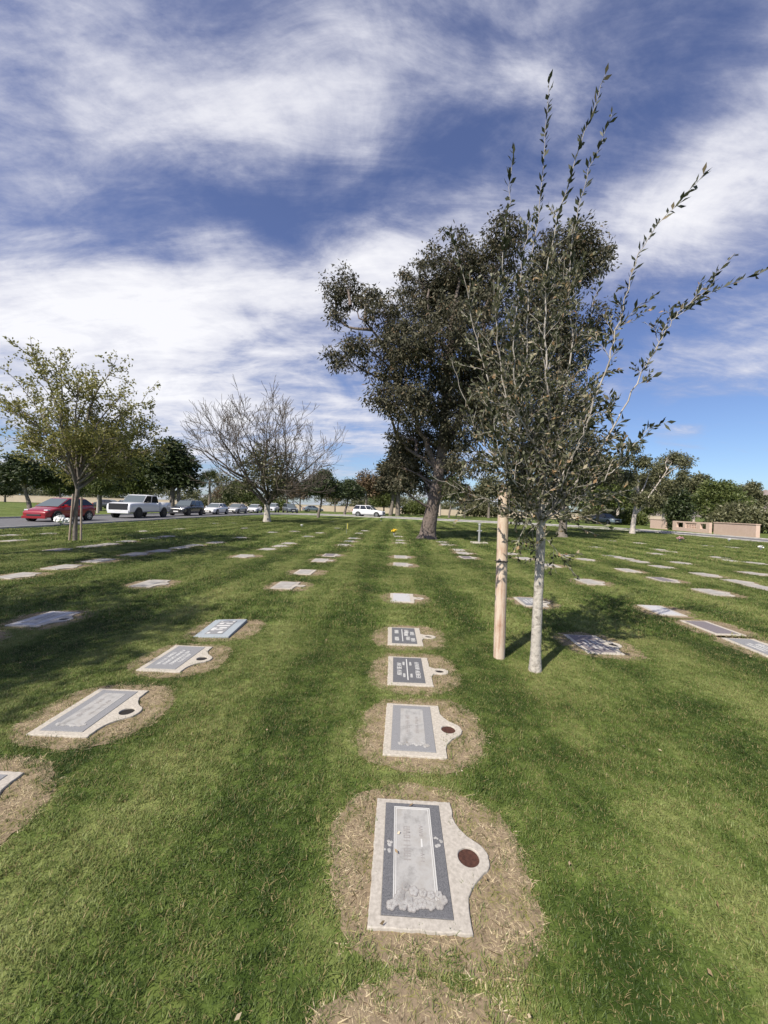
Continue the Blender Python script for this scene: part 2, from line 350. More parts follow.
def build_world():
    w = bpy.data.worlds.new('World'); SCN.world = w; w.use_nodes = True
    nt = w.node_tree; bg = nt.nodes['Background']; lk = nt.links
    sky = N(nt, 'ShaderNodeTexSky', sky_type='NISHITA'); sky.sun_disc = False
    sky.sun_elevation = R(SUN_EL); sky.sun_rotation = math.atan2(sunv.x, sunv.y)
    sky.air_density = 1.0; sky.dust_density = .6; sky.ozone_density = 3.0
    tc = N(nt, 'ShaderNodeTexCoord'); sep = N(nt, 'ShaderNodeSeparateXYZ'); lk.new(tc.outputs['Generated'], sep.inputs[0])
    def mth(op, a, b=None, c=None, clamp=False):
        n = nt.nodes.new('ShaderNodeMath'); n.operation = op; n.use_clamp = clamp
        for i, x in enumerate((a, b, c)):
            if x is None: continue
            if isinstance(x, (int, float)): n.inputs[i].default_value = x
            else: lk.new(x, n.inputs[i])
        return n.outputs[0]
    X, Y, Z = sep.outputs
    zz = mth('ADD', mth('MAXIMUM', Z, 0.0), .30)
    u = mth('DIVIDE', X, zz); v = mth('DIVIDE', Y, zz)
    cmb = N(nt, 'ShaderNodeCombineXYZ'); lk.new(u, cmb.inputs[0]); lk.new(v, cmb.inputs[1])
    def layer(rot, sx, sy, scale, detail, rough, dist, loc=(0, 0, 0)):
        mp = N(nt, 'ShaderNodeMapping'); mp.inputs['Rotation'].default_value = (0, 0, R(rot)); mp.inputs['Scale'].default_value = (sx, sy, 1); mp.inputs['Location'].default_value = loc
        lk.new(cmb.outputs[0], mp.inputs[0])
        nz = N(nt, 'ShaderNodeTexNoise'); nz.inputs['Scale'].default_value = scale; nz.inputs['Detail'].default_value = detail
        nz.inputs['Roughness'].default_value = rough; nz.inputs['Distortion'].default_value = dist
        lk.new(mp.outputs[0], nz.inputs['Vector']); return nz.outputs['Fac']
    wisp = layer(-34, .6, 1.6, 1.9, 10, .62, .45, (3.1, 1.7, 0))
    puff = layer(10, 1, 1.2, 3.8, 10, .62, .5, (.3, 5.2, 0))
    fine = layer(-38, .7, 2.2, 4.6, 10, .66, .5, (7.7, 2.2, 0))
    az = mth('ARCTAN2', X, Y); el = mth('ARCSINE', Z)
    def blob(px, py, sx, sy, rot, amp):
        d = ray(px, py).normalized(); a0 = math.atan2(d.x, d.y); e0 = math.asin(d.z); c, s = math.cos(R(rot)), math.sin(R(rot))
        da = mth('SUBTRACT', az, a0); de = mth('SUBTRACT', el, e0)
        p = mth('MULTIPLY', mth('ADD', mth('MULTIPLY', da, c), mth('MULTIPLY', de, s)), 1 / R(sx))
        q = mth('MULTIPLY', mth('SUBTRACT', mth('MULTIPLY', de, c), mth('MULTIPLY', da, s)), 1 / R(sy))
        e = mth('EXPONENT', mth('MULTIPLY', mth('ADD', mth('MULTIPLY', p, p), mth('MULTIPLY', q, q)), -1.0))
        return mth('MULTIPLY', e, amp)
    base = mth('ADD', mth('MULTIPLY', mth('SUBTRACT', wisp, .5), 1.7), mth('MULTIPLY', mth('SUBTRACT', puff, .5), 1.1))
    base = mth('ADD', base, mth('MULTIPLY', mth('SUBTRACT', fine, .5), .95))
    for b_ in ((60, 110, 26, 11, 8, .22), (330, 95, 18, 7, 15, .22), (500, 95, 12, 5, 18, .18), (180, 300, 22, 8, 5, .34), (390, 262, 15, 6, 18, .46), (30, 320, 18, 9, 0, .30),
               (150, 400, 30, 8, 0, .42), (690, 205, 14, 6, 14, .66), (730, 150, 8, 4, 20, .2), (250, 205, 17, 3.2, 8, -.22), (450, 180, 9, 3.5, 20, -.26), (690, 55, 14, 8, 20, -.10),
               (690, 300, 12, 6, 10, -.22), (700, 355, 13, 3.5, 5, .30), (660, 415, 12, 3.0, 0, -.30), (690, 428, 9, .9, 2, .34), (30, 215, 12, 3.5, 4, -.22), (620, 320, 10, 8, 0, -.16), (700, 470, 14, 6, 0, -.30), (300, 460, 20, 6, 0, .12)):
        base = mth('ADD', base, blob(*b_))
    mask = N(nt, 'ShaderNodeMapRange', interpolation_type='SMOOTHSTEP'); lk.new(base, mask.inputs[0]); mask.inputs[1].default_value = -.30; mask.inputs[2].default_value = .62
    mask.inputs[3].default_value = .03; mask.inputs[4].default_value = .92
    shade = N(nt, 'ShaderNodeMapRange'); lk.new(base, shade.inputs[0]); shade.inputs[1].default_value = .0; shade.inputs[2].default_value = .85
    cc = N(nt, 'ShaderNodeMix', data_type='RGBA'); lk.new(shade.outputs[0], cc.inputs[0])
    cc.inputs[6].default_value = (4.3, 4.5, 5.9, 1); cc.inputs[7].default_value = (9.2, 9.15, 9.4, 1)
    tint = N(nt, 'ShaderNodeMix', data_type='RGBA', blend_type='MULTIPLY'); tint.inputs[0].default_value = 1; 
    hzn = N(nt, 'ShaderNodeMapRange'); lk.new(Z, hzn.inputs[0]); hzn.inputs[1].default_value = .0; hzn.inputs[2].default_value = .45
    tcol = N(nt, 'ShaderNodeMix', data_type='RGBA'); lk.new(hzn.outputs[0], tcol.inputs[0]); tcol.inputs[6].default_value = (.86, 1.02, 1.22, 1); tcol.inputs[7].default_value = (1.02, .94, 1.17, 1)
    lk.new(tcol.outputs[2], tint.inputs[7])
    lk.new(sky.outputs[0], tint.inputs[6])
    mx = N(nt, 'ShaderNodeMix', data_type='RGBA'); lk.new(mask.outputs[0], mx.inputs[0]); lk.new(tint.outputs[2], mx.inputs[6]); lk.new(cc.outputs[2], mx.inputs[7])
    lk.new(mx.outputs[2], bg.inputs[0]); bg.inputs[1].default_value = .088
build_world()

# ------------------------------------------------------------------ terrain
bm = bmesh.new(); add = [bm.verts.new(p) for p in ((-9000, -3000, 0), (9000, -3000, 0), (9000, 12000, 0), (-9000, 12000, 0))]; bm.faces.new(add)
tag(mobj('lawn_ground', bm_mesh('lawn_ground', bm), M['turf']), kind='structure')

def ridge():
    rng = np.random.default_rng(3); n = 160
    V, Fc = [], []
    xs = np.linspace(3800, 9500, n)
    h = 380 * np.exp(-((xs - 7000) / 1500) ** 2) + 260 * np.exp(-((xs - 5600) / 500) ** 2) * .8 + 40
    h *= 1 + .12 * np.cumsum(rng.normal(0, .35, n)) / 3
    h = h * 1.25
    for j, (k, yy) in enumerate(((0, 5600), (.55, 6200), (1, 6900), (.5, 7800), (0, 8600))):
        hh = np.maximum(h * k * (1 + rng.normal(0, .05, n)), 0) - (2 if k == 0 else 0)
        V.append(np.stack([xs, np.full(n, yy) + rng.normal(0, 60, n), hh], 1))
    i = np.arange(n - 1)
    for j in range(4):
        Fc.append(np.stack([j * n + i, j * n + i + 1, (j + 1) * n + i + 1, (j + 1) * n + i], 1))
    return np_mesh('hills', np.concatenate(V), np.concatenate(Fc))
tag(mobj('hills', ridge(), M['rock'], smooth=True), kind='structure')

def smooth_path(pts, it=3):
    p = np.array(pts, float)
    for _ in range(it):
        q = np.empty((2 * len(p) - 2, p.shape[1])); q[0::2] = .75 * p[:-1] + .25 * p[1:]; q[1::2] = .25 * p[:-1] + .75 * p[1:]
        p = np.vstack([p[:1], q, p[-1:]])
    return p
EDGE = smooth_path([(-18.2, -70, 8.5), (-18.2, 20, 8.5), (-18.4, 44, 8.2), (-17, 57, 7.5), (-11.5, 62, 7), (0, 58.5, 6.5), (7, 53.5, 6), (14.5, 50, 6), (22, 43.5, 5), (25.6, 38, 4.3), (26.6, 31, 3.9), (26.7, 20, 3.8), (26.7, -70, 3.8)])
t_ = np.gradient(EDGE[:, :2], axis=0); t_ /= np.linalg.norm(t_, axis=1, keepdims=True); nrm = np.stack([-t_[:, 1], t_[:, 0]], 1)   # outwards
def strip(name, o0, o1, z0, z1, mat):
    a = EDGE[:, :2] + nrm * o0[:, None]; b = EDGE[:, :2] + nrm * o1[:, None]; n = len(a)
    ring = [np.c_[a, np.full(n, z0)], np.c_[a, np.full(n, z1)], np.c_[b, np.full(n, z1)], np.c_[b, np.full(n, z0)]] if z1 > z0 else [np.c_[a, np.full(n, z0)], np.c_[b, np.full(n, z0)]]
    V = np.concatenate(ring); i = np.arange(n - 1)
    Fc = [np.stack([k * n + i, (k + 1) * n + i, (k + 1) * n + i + 1, k * n + i + 1], 1) for k in range(len(ring) - 1)]
    return tag(mobj(name, np_mesh(name, V, np.concatenate(Fc)), mat), kind='structure')
z = np.zeros(len(EDGE)); wd = EDGE[:, 2]
strip('road', z + .45, z + wd, .012, .012, M['asphalt'])
strip('gutter', z + .15, z + .46, .018, .018, M['kerb'])
strip('kerb', z, z + .155, .0, .11, M['kerb'])
strip('kerb', wd - .005, wd + .15, .0, .11, M['kerb'])

# ------------------------------------------------------------------ trees
def spline(ctrl, n):
    """Catmull-Rom through control points, n samples per span"""
    P = np.array(ctrl, float); P = np.vstack([2 * P[0] - P[1], P, 2 * P[-1] - P[-2]]); out = []
    for i in range(1, len(P) - 2):
        t = np.linspace(0, 1, n, endpoint=False)[:, None]
        a, b, c, d = P[i - 1], P[i], P[i + 1], P[i + 2]
        out.append(.5 * (2 * b + (c - a) * t + (2 * a - 5 * b + 4 * c - d) * t ** 2 + (3 * b - 3 * c + d - a) * t ** 3))
    out.append(P[-2][None]); return np.concatenate(out)

def wander(rng, p, d, L, n, w, up=0.0):
    pts = [np.array(p, float)]; d = norm(np.array(d, float))
    for _ in range(n):
        d = norm(d + rng.normal(0, w, 3) + np.array([0, 0, up])); pts.append(pts[-1] + d * L / n)
    return np.array(pts)

def perp_dir(rng, d, ang):
    a = norm(np.cross(d, rng.normal(size=3))); return norm(d * math.cos(ang) + a * math.sin(ang))

def grow(rng, p, d, L, r, lvl, maxl, polys, tips, wob=.16, up=.03, nch=(3, 4), ratio=(.55, .8), spread=(.35, .85)):
    n = 5 if lvl < 2 else 4
    pts = wander(rng, p, d, L, n, wob, up); r1 = r * (.62 if lvl < maxl else .3)
    polys.append((pts, np.linspace(r, r1, n + 1)))
    if lvl >= maxl: tips.append((pts[-1], norm(pts[-1] - pts[-2]))); return
    k = rng.integers(nch[0], nch[1] + 1)
    for i in range(k):
        f = 1.0 if i == 0 else rng.uniform(.35, .95)
        j = min(int(f * n), n - 1); q = pts[j] + (pts[j + 1] - pts[j]) * (f * n - j)
        td = norm(pts[j + 1] - pts[j])
        dd = perp_dir(rng, td, rng.uniform(.1, .4) if i == 0 else rng.uniform(*spread))
        grow(rng, q, dd, L * rng.uniform(*ratio), (r + (r1 - r) * f) * (.85 if i == 0 else rng.uniform(.5, .7)), lvl + 1, maxl, polys, tips, wob, up, nch, ratio, spread)

def crown_leaves(rng, blobs, n_total, leaf, clump=(.3, .65), per=26, droop=-.25, shell=.45):
    """leaf clumps spread through ellipsoids (centre, radii); returns leaf mesh arrays and clump centres"""
    vol = np.array([np.prod(b[1]) ** (2 / 3) for b in blobs]); vol /= vol.sum(); P, D, CC = [], [], []
    for (c, r), f in zip(blobs, vol):
        k = max(3, int(n_total * f / per))
        q = norm(rng.normal(size=(k, 3))) * (rng.uniform(shell, 1, (k, 1)) ** .8)
        cc = np.array(c) + q * np.array(r); CC.append((np.array(c), cc))
        cr = rng.uniform(clump[0], clump[1], (k, 1, 1)) * np.array([1, 1, .75])
        off = norm(rng.normal(size=(k, per, 3))) * rng.uniform(.05, 1, (k, per, 1)) ** .6 * cr
        P.append((cc[:, None] + off).reshape(-1, 3))
        D.append((norm(off) * .6 + rng.normal(size=(k, per, 3)) * .6 + np.array([0, 0, droop])).reshape(-1, 3))
    v, f = leaf_quads(rng, np.concatenate(P), np.concatenate(D), leaf[0], leaf[1])
    return v, f, CC

def rel(parent_loc, arr): return np.asarray(arr, float) - np.array(parent_loc)

def tree_obj(name, loc, label, cat, polys, sides, bark, leaves=None, leafmat=None, group=None, extra=()):
    o = empty(name, loc, 0, label, cat, group)
    v, f = tubes(polys, sides); mobj('trunk', np_mesh('trunk', rel(loc, v), f), bark, o, smooth=True)
    if leaves is not None: mobj('crown', np_mesh('crown', rel(loc, leaves[0]), leaves[1]), leafmat, o)
    return o

# ---- the young tree by the stake
def young_tree():
    rng = np.random.default_rng(11)
    base = ground(535, 671); D0 = base.y
    A = lambda px, py, off=0: np.array(at(px, py, D0 + off))
    trunk = spline([np.array(base) - [0, 0, .05], A(537, 620), A(539.5, 570, .01), A(541, 530, .0), A(541, 500, .0)], 6)
    rad = np.interp(np.linspace(0, 1, len(trunk)), [0, .08, .4, .75, 1], [.070, .054, .046, .044, .036])
    rad = rad * (1 + rng.normal(0, .03, len(rad)))
    bark_polys = [(trunk, rad)]
    limbs = [
        ([(541, 530, 0), (526, 470, -.08), (506, 400, -.2), (497, 320, -.3), (505, 240, -.35), (514, 150, -.3)], .021),
        ([(541, 520, 0), (535, 440, .1), (527, 360, .15), (530, 280, .2), (541, 190, .2), (549, 80, .15)], .024),
        ([(541, 510, 0), (549, 430, 0), (546, 350, -.05), (549, 260, 0), (576, 160, 0), (606, 73, .05)], .026),
        ([(541, 508, 0), (560, 430, .1), (572, 340, .25), (570, 260, .3), (586, 180, .3), (612, 114, .3)], .022),
        ([(541, 515, 0), (575, 450, -.1), (599, 390, -.2), (620, 320, -.2), (645, 245, -.25), (706, 171, -.3)], .024),
        ([(541, 522, 0), (586, 470, .05), (622, 410, .1), (655, 350, .2), (682, 309, .25), (772, 267, .3)], .022),
        ([(655, 350, .2), (672, 322, .15), (700, 290, .1), (735, 253, .05)], .008),
        ([(541, 528, 0), (514, 480, .1), (482, 440, .2), (463, 395, .3), (452, 360, .3)], .016),
        ([(541, 520, 0), (510, 440, .25), (482, 360, .4), (466, 290, .45), (449, 230, .45)], .018),
        ([(541, 522, 0), (590, 490, -.15), (620, 465, -.3), (645, 432, -.35), (668, 421, -.4)], .015),
        ([(541, 530, 0), (505, 505, -.15), (466, 492, -.25), (432, 476, -.3)], .012),
        ([(541, 515, 0), (566, 470, .3), (585, 400, .45), (589, 330, .5), (602, 270, .5)], .018),
        ([(541, 505, 0), (545, 465, -.2), (521, 420, -.4), (514, 350, -.45), (522, 270, -.45), (531, 215, -.4)], .019),
        ([(541, 525, 0), (560, 495, -.35), (575, 450, -.55), (590, 415, -.6)], .013),
        ([(541, 525, 0), (525, 500, -.35), (500, 455, -.55), (492, 410, -.6)], .013),
        ([(541, 525, 0), (570, 500, .35), (600, 480, .5), (625, 440, .6)], .013),
        ([(541, 525, 0), (520, 490, .4), (495, 460, .55), (470, 450, .6)], .013),
        ([(540, 565, -.03), (547, 562, -.08), (556, 571, -.12)], .006), ([(540, 555, 0), (533, 550, -.05), (519, 547, -.1)], .006), ([(541, 540, -.03), (551, 540, -.12), (560, 530, -.2)], .006),
    ]
    LP, LD = [], []
    tw = []
    WP, WD = [], []
    def leafy(pts, s0=.1, step=.024, dense=1.0, whip=False):
        seg = np.linalg.norm(np.diff(pts, axis=0), axis=1); cum = np.r_[0, np.cumsum(seg)]; tot = cum[-1]
        s = np.arange(tot * s0, tot, step / dense)
        s = s + rng.normal(0, .006, len(s)); s = np.clip(s, 0, tot)
        p = np.stack([np.interp(s, cum, pts[:, i]) for i in range(3)], 1)
        j = np.clip(np.searchsorted(cum, s) - 1, 0, len(seg) - 1); t = norm(np.diff(pts, axis=0))[j]
        side = norm(np.cross(t, norm(rng.normal(size=t.shape))))
        (WP if whip else LP).append(p); (WD if whip else LD).append(t * .85 + side * .65)
    twigp = []
    for ctrl, r in limbs:
        pts = spline([A(*c) for c in ctrl], 7); n = len(pts)
        pts[2:-1] += rng.normal(0, .008, (n - 3, 3))
        rr = .0020 + (r * .70 - .0020) * (1 - np.linspace(0, 1, n)) ** 1.5; twigp.append((pts, rr))
        L = np.linalg.norm(np.diff(pts, axis=0), axis=1).sum()
        leafy(pts, .5 if L > 2 else .35, .027 if r > .007 else .035, 1.0, r > .007)
        k = int(L * (5.5 if ctrl[-1][0] > 690 else 11)) if r > .007 else 1
        for _ in range(k):
            f = rng.beta(1.3, 1.8) * .70 + .05; j = min(int(f * (n - 1)), n - 2); p = pts[j]; t = norm(pts[j + 1] - pts[j])
            ln = rng.uniform(.18, .58) * (1.1 - .6 * f) * (.7 if ctrl[-1][0] > 690 else 1)
            q = wander(rng, p, perp_dir(rng, t, rng.uniform(.5, 1.1)), ln, 5, .13, .05); twigp.append((q, np.linspace(.0036, .0015, 6))); leafy(q, .25, .021 if ctrl[-1][0] < 690 else .028, 1.0, ctrl[-1][0] > 690)
            for _k in range(rng.integers(1, 4)):
                jj = rng.integers(1, 5); s = wander(rng, q[jj], perp_dir(rng, norm(q[jj] - q[jj - 1]), rng.uniform(.5, 1.0)), ln * rng.uniform(.35, .7), 3, .15, .03)
                twigp.append((s, np.linspace(.0024, .0012, 4))); leafy(s, .15, .020)
    loc = np.array(base)
    o = empty('young_tree', base, 0, 'slender young tree with whitewashed trunk and long leafy whips beside the wooden stake', 'tree')
    v, f = tubes(bark_polys, 14); mobj('trunk', np_mesh('trunk', v - loc, f), M['bark_white'], o, smooth=True)
    v, f = tubes(twigp, 5); mobj('branches', np_mesh('branches', v - loc, f), M['twig'], o, smooth=True)
    v, f = leaf_quads(rng, np.concatenate(LP), np.concatenate(LD), .052, .025); v2, f2 = leaf_quads(rng, np.concatenate(WP), np.concatenate(WD), .084, .031, .3); f = np.concatenate([f, f2 + len(v)]); v = np.concatenate([v, v2]); cr = np_mesh('crown', v - loc, f); cr.materials.append(M['oak']); cr.materials.append(M['oakdark']); mi = np.zeros(len(f), np.int32); mi[len(f) - len(f2):] = 1; cr.polygons.foreach_set('material_index', mi); mobj('crown', cr, None, o)
    print('young leaves', len(f))
    # the wooden stake
    b = ground(499, 658); D1 = b.y; e = np.array(at(504, 488, D1)); bb = np.array(b)
    pts = np.array([bb + (e - bb) * t for t in np.linspace(-.03, 1, 22)]); rr = np.full(22, .068) * (1 + rng.normal(0, .012, 22)); rr[-1] = .055; rr = np.interp(np.arange(22), [0, 21], [.064, .058]) * rr / .068
    v, f = tubes([(pts, rr)], 16)
    st = empty('tree_stake', b, 0, 'stout pale pine stake standing upright left of the whitewashed young trunk', 'stake')
    bmx = bmesh.new(); bmx.from_mesh(np_mesh('tmp', v - bb, f)); top = sorted(bmx.verts, key=lambda q: -q.co.z)[:16]
    bmesh.ops.contextual_create(bmx, geom=top); me = bm_mesh('pole', bmx); mobj('pole', me, M['wood'], st, smooth=False)
    h = np.array(at(501.5, 561, D1)); ring = [h + .067 * np.array([math.cos(a), math.sin(a), .03 * math.sin(a * 2)]) for a in np.linspace(0, 2 * np.pi, 20)]
    v, f = tubes([(np.array(ring), np.full(20, .006))], 5); mobj('tie', np_mesh('tie', v - bb, f), M['tie'], st)
young_tree()

# ---- big gum trees
def px_blobs(lst, depth, rng, dspread=2.0):
    out = []
    for px, py, rx, ry in lst:
        d = depth + rng.uniform(-dspread, dspread); k = d / F_PX
        out.append((np.array(at(px, py, d)), (rx * k, (rx + ry) * .5 * k, ry * k)))
    return out

def limbs_to(rng, start_pts, blobs, CC, r0, polys, every=3):
    for (c, cc) in CC:
        d = np.linalg.norm(start_pts[:, :3] - c, axis=1) + np.maximum(start_pts[:, 2] - c[2] + 1.2, 0) * 3
        s = start_pts[np.argmin(d)]; L = np.linalg.norm(c - s); mid = (s + c) / 2 + rng.normal(0, .08, 3) * L + [0, 0, .06 * L]
        pts = spline([s, mid, c], 5); r = r0 * rng.uniform(.7, 1.1); polys.append((pts, np.linspace(r, r * .12, len(pts))))
        for q in cc[::every]:
            j = rng.integers(len(pts) // 2, len(pts)); m2 = (pts[j] + q) / 2 + rng.normal(0, .12, 3)
            p2 = spline([pts[j], m2, q], 3); polys.append((p2, np.linspace(r * .22, r * .06, len(p2))))

def gum_one():
    rng = np.random.default_rng(5); base = ground(427, 539); D = base.y
    bl = [(346, 292, 24, 20), (335, 318, 10, 9), (372, 300, 14, 12), (342, 357, 20, 11), (362, 345, 18, 14), (388, 322, 26, 26), (390, 362, 30, 22), (378, 395, 16, 13), (402, 405, 28, 24),
          (425, 295, 32, 34), (452, 265, 32, 32), (440, 340, 38, 42), (428, 395, 36, 34), (408, 440, 22, 18), (393, 466, 12, 9), (432, 448, 34, 26), (462, 415, 34, 36),
          (478, 335, 34, 48), (492, 275, 32, 40), (470, 462, 26, 16), (490, 395, 30, 44), (505, 235, 20, 18), (415, 470, 20, 12), (398, 482, 8, 9), (446, 470, 16, 14), (424, 484, 14, 8), (452, 486, 12, 8), (455, 300, 34, 36), (470, 380, 30, 36), (410, 345, 26, 26)]
    blobs = px_blobs(bl, D, rng, 2.6); v, f, CC = crown_leaves(rng, blobs, 84000, (.21, .070), (.22, .60), 40, -.7, .35)
    A = lambda px, py: np.array(at(px, py, D))
    tr = spline([np.array(base) - [0, 0, .1], A(429, 525), A(433, 505), A(439, 470), A(444, 430), A(447, 380), A(452, 320), A(462, 270)], 5)
    rad = np.interp(np.linspace(0, 1, len(tr)), [0, .06, .2, .45, 1], [.66, .45, .38, .29, .06])
    polys = [(tr, rad)]
    for ctrl, r in (([(438, 475), (425, 440), (405, 400), (385, 350), (366, 325), (354, 306)], .20), ([(441, 455), (465, 410), (480, 360), (490, 300), (498, 255)], .26), ([(439, 470), (412, 450), (398, 440)], .14), ([(446, 400), (430, 350), (425, 300)], .2)):
        p = spline([A(*c) for c in ctrl], 4); p[3:] += rng.normal(0, .12, (len(p) - 3, 3)); polys.append((p, np.linspace(r * .85, .02, len(p))))
    starts = np.concatenate([p[0][3:] for p in polys]); limbs_to(rng, starts, blobs, CC, .10, polys, 3)
    tree_obj('gum_tree', base, 'tall dark gum tree with thick leaning trunk, the biggest on the lawn', 'tree', polys, 8, M['bark_dark'], (v, f), M['euc'])
gum_one()

def gum_two():
    rng = np.random.default_rng(6); base = ground(562, 537.5); D = base.y
    bl = [(556, 262, 30, 28), (584, 240, 16, 16), (592, 268, 15, 20), (600, 318, 8, 16), (604, 250, 8, 9), (540, 315, 32, 40), (566, 350, 24, 38), (556, 410, 34, 36), (536, 455, 30, 22), (575, 452, 34, 26), (520, 370, 28, 40), (600, 470, 18, 16)]
    blobs = px_blobs(bl, D, rng, 3); v, f, CC = crown_leaves(rng, blobs, 48000, (.24, .085), (.35, .95), 40, -.5, .3)
    A = lambda px, py: np.array(at(px, py, D))
    tr = spline([np.array(base) - [0, 0, .1], A(563, 525), A(565, 505), A(563, 470), A(560, 420), A(560, 350), A(562, 290), A(566, 255)], 5)
    polys = [(tr, np.interp(np.linspace(0, 1, len(tr)), [0, .06, .3, 1], [.42, .29, .22, .05]))]
    limbs_to(rng, tr[8:], blobs, CC, .12, polys, 3)
    tree_obj('gum_tree', base, 'tall gum tree half hidden behind the slender young tree', 'tree', polys, 8, M['bark_grey'], (v, f), M['euc'])
gum_two()

def right_gum():
    rng = np.random.default_rng(8); base = ground(632, 534); D = base.y
    bl = [(642, 462, 8, 7), (672, 458, 12, 6), (684, 463, 6, 6), (660, 470, 10, 8), (648, 480, 12, 9), (628, 478, 8, 10), (668, 486, 9, 8), (640, 498, 8, 7), (625, 460, 7, 6), (655, 500, 8, 6), (683, 475, 5, 6), (634, 448, 6, 5)]
    blobs = px_blobs(bl, D, rng, 2); v, f, CC = crown_leaves(rng, blobs, 15000, (.22, .08), (.25, .6), 24, -.5, .2)
    A = lambda px, py: np.array(at(px, py, D))
    tr = spline([np.array(base) - [0, 0, .1], A(634, 518), A(637, 502), A(638, 490), A(636, 470), A(632, 452)], 5)
    polys = [(tr, np.interp(np.linspace(0, 1, len(tr)), [0, .1, .4, 1], [.27, .19, .14, .03]))]
    for c, r in (([(635, 515), (643, 505), (652, 492), (662, 478), (672, 462)], .10), ([(637, 500), (645, 485), (650, 470)], .08), ([(643, 505), (655, 500), (668, 488)], .07)):
        p = spline([A(*q) for q in c], 4); polys.append((p, np.linspace(r, .015, len(p))))
    limbs_to(rng, np.concatenate([p[0][4:] for p in polys]), blobs, CC, .05, polys, 3)
    tree_obj('gum_tree', base, 'small white-barked gum tree leaning right near the road by the pink walls', 'tree', polys, 8, M['bark_pale'], (v, f), M['oliveleaf'])
right_gum()

def staked_tree():
    rng = np.random.default_rng(21); base = ground(75, 541); D = base.y; bb = np.array(base)
    A = lambda px, py, o=0: np.array(at(px, py, D + o))
    tr = spline([bb - [0, 0, .05], A(75.5, 515), A(77.5, 490), A(79, 478)], 5)
    polys = [(tr, np.linspace(.085, .065, len(tr)))]; tips = []
    heads = [(35, 360, -.5), (60, 358, .4), (20, 385, .8), (8, 410, -.8), (78, 392, -.6), (95, 385, .5), (120, 398, 0), (135, 415, .8), (145, 435, -.4), (10, 440, .3), (50, 400, 1.2), (60, 420, -1.4), (100, 420, 1.4), (105, 440, -1.3), (30, 450, 1.2), (125, 455, .9), (85, 440, 1.5), (142, 402, .3), (150, 428, 1.0), (128, 448, -1.0), (112, 370, .4), (-5, 395, .2), (148, 450, .4)]
    LP, LD = [], []
    for hx, hy, o in heads:
        s = tr[rng.integers(len(tr) - 6, len(tr))]; e = A(hx, hy, o); m = (s * .45 + e * .55) + np.array([0, 0, .35]) + rng.normal(0, .15, 3)
        p = spline([s, m, e], 7); n = len(p); polys.append((p, np.linspace(.05, .010, n)))
        for _ in range(19):
            j = rng.integers(3, n); t = norm(p[j] - p[j - 1]); q = wander(rng, p[j], perp_dir(rng, t, rng.uniform(.4, 1.1)), rng.uniform(.4, 1.2), 4, .15, .05); polys.append((q, np.linspace(.012, .005, 5)))
            for pp in (q, wander(rng, q[2], perp_dir(rng, norm(q[2] - q[1]), .8), .5, 4, .15, .05)):
                k = rng.integers(14, 24); f = rng.uniform(.3, 4, k); i = np.clip(f.astype(int), 0, 3); LP.append(pp[i] + (pp[i + 1] - pp[i]) * (f - i)[:, None] + rng.normal(0, .05, (k, 3))); LD.append(rng.normal(size=(k, 3)) + [0, 0, .2])
    low = px_blobs([(95, 462, 26, 16), (60, 458, 22, 15), (120, 470, 16, 10), (80, 440, 25, 16), (75, 475, 12, 8)], D, rng, .8)
    v2, f2, CC = crown_leaves(rng, low, 3400, (.12, .06), (.2, .5), 20, -.1, .2)
    v, f = leaf_quads(rng, np.concatenate(LP), np.concatenate(LD), .11, .06); print('staked leaves', len(f))
    o = tree_obj('staked_tree', base, 'light green spreading young tree held by two stakes near the red car', 'tree', polys, 6, M['bark_grey'], (np.concatenate([v, v2]), np.concatenate([f, f2 + len(v)])), M['young'])
    for (bx, by, tx, ty), lab in (((69.3, 541, 73.2, 494), 'weathered leaning stake on the left side of the light green staked tree'), ((81, 541, 81.5, 497), 'weathered stake on the right side of the light green staked tree')):
        g = ground(bx, by); e = at(tx, ty, g.y - .1)
        v, f = tubes([(np.array([np.array(g) - [0, 0, .05], np.array(e)]), [.038, .034])], 8)
        tag(mobj('tree_stake', np_mesh('tree_stake', v, f), M['wood_grey'], smooth=True), lab, 'stake', 'stakes of the light green tree')
staked_tree()

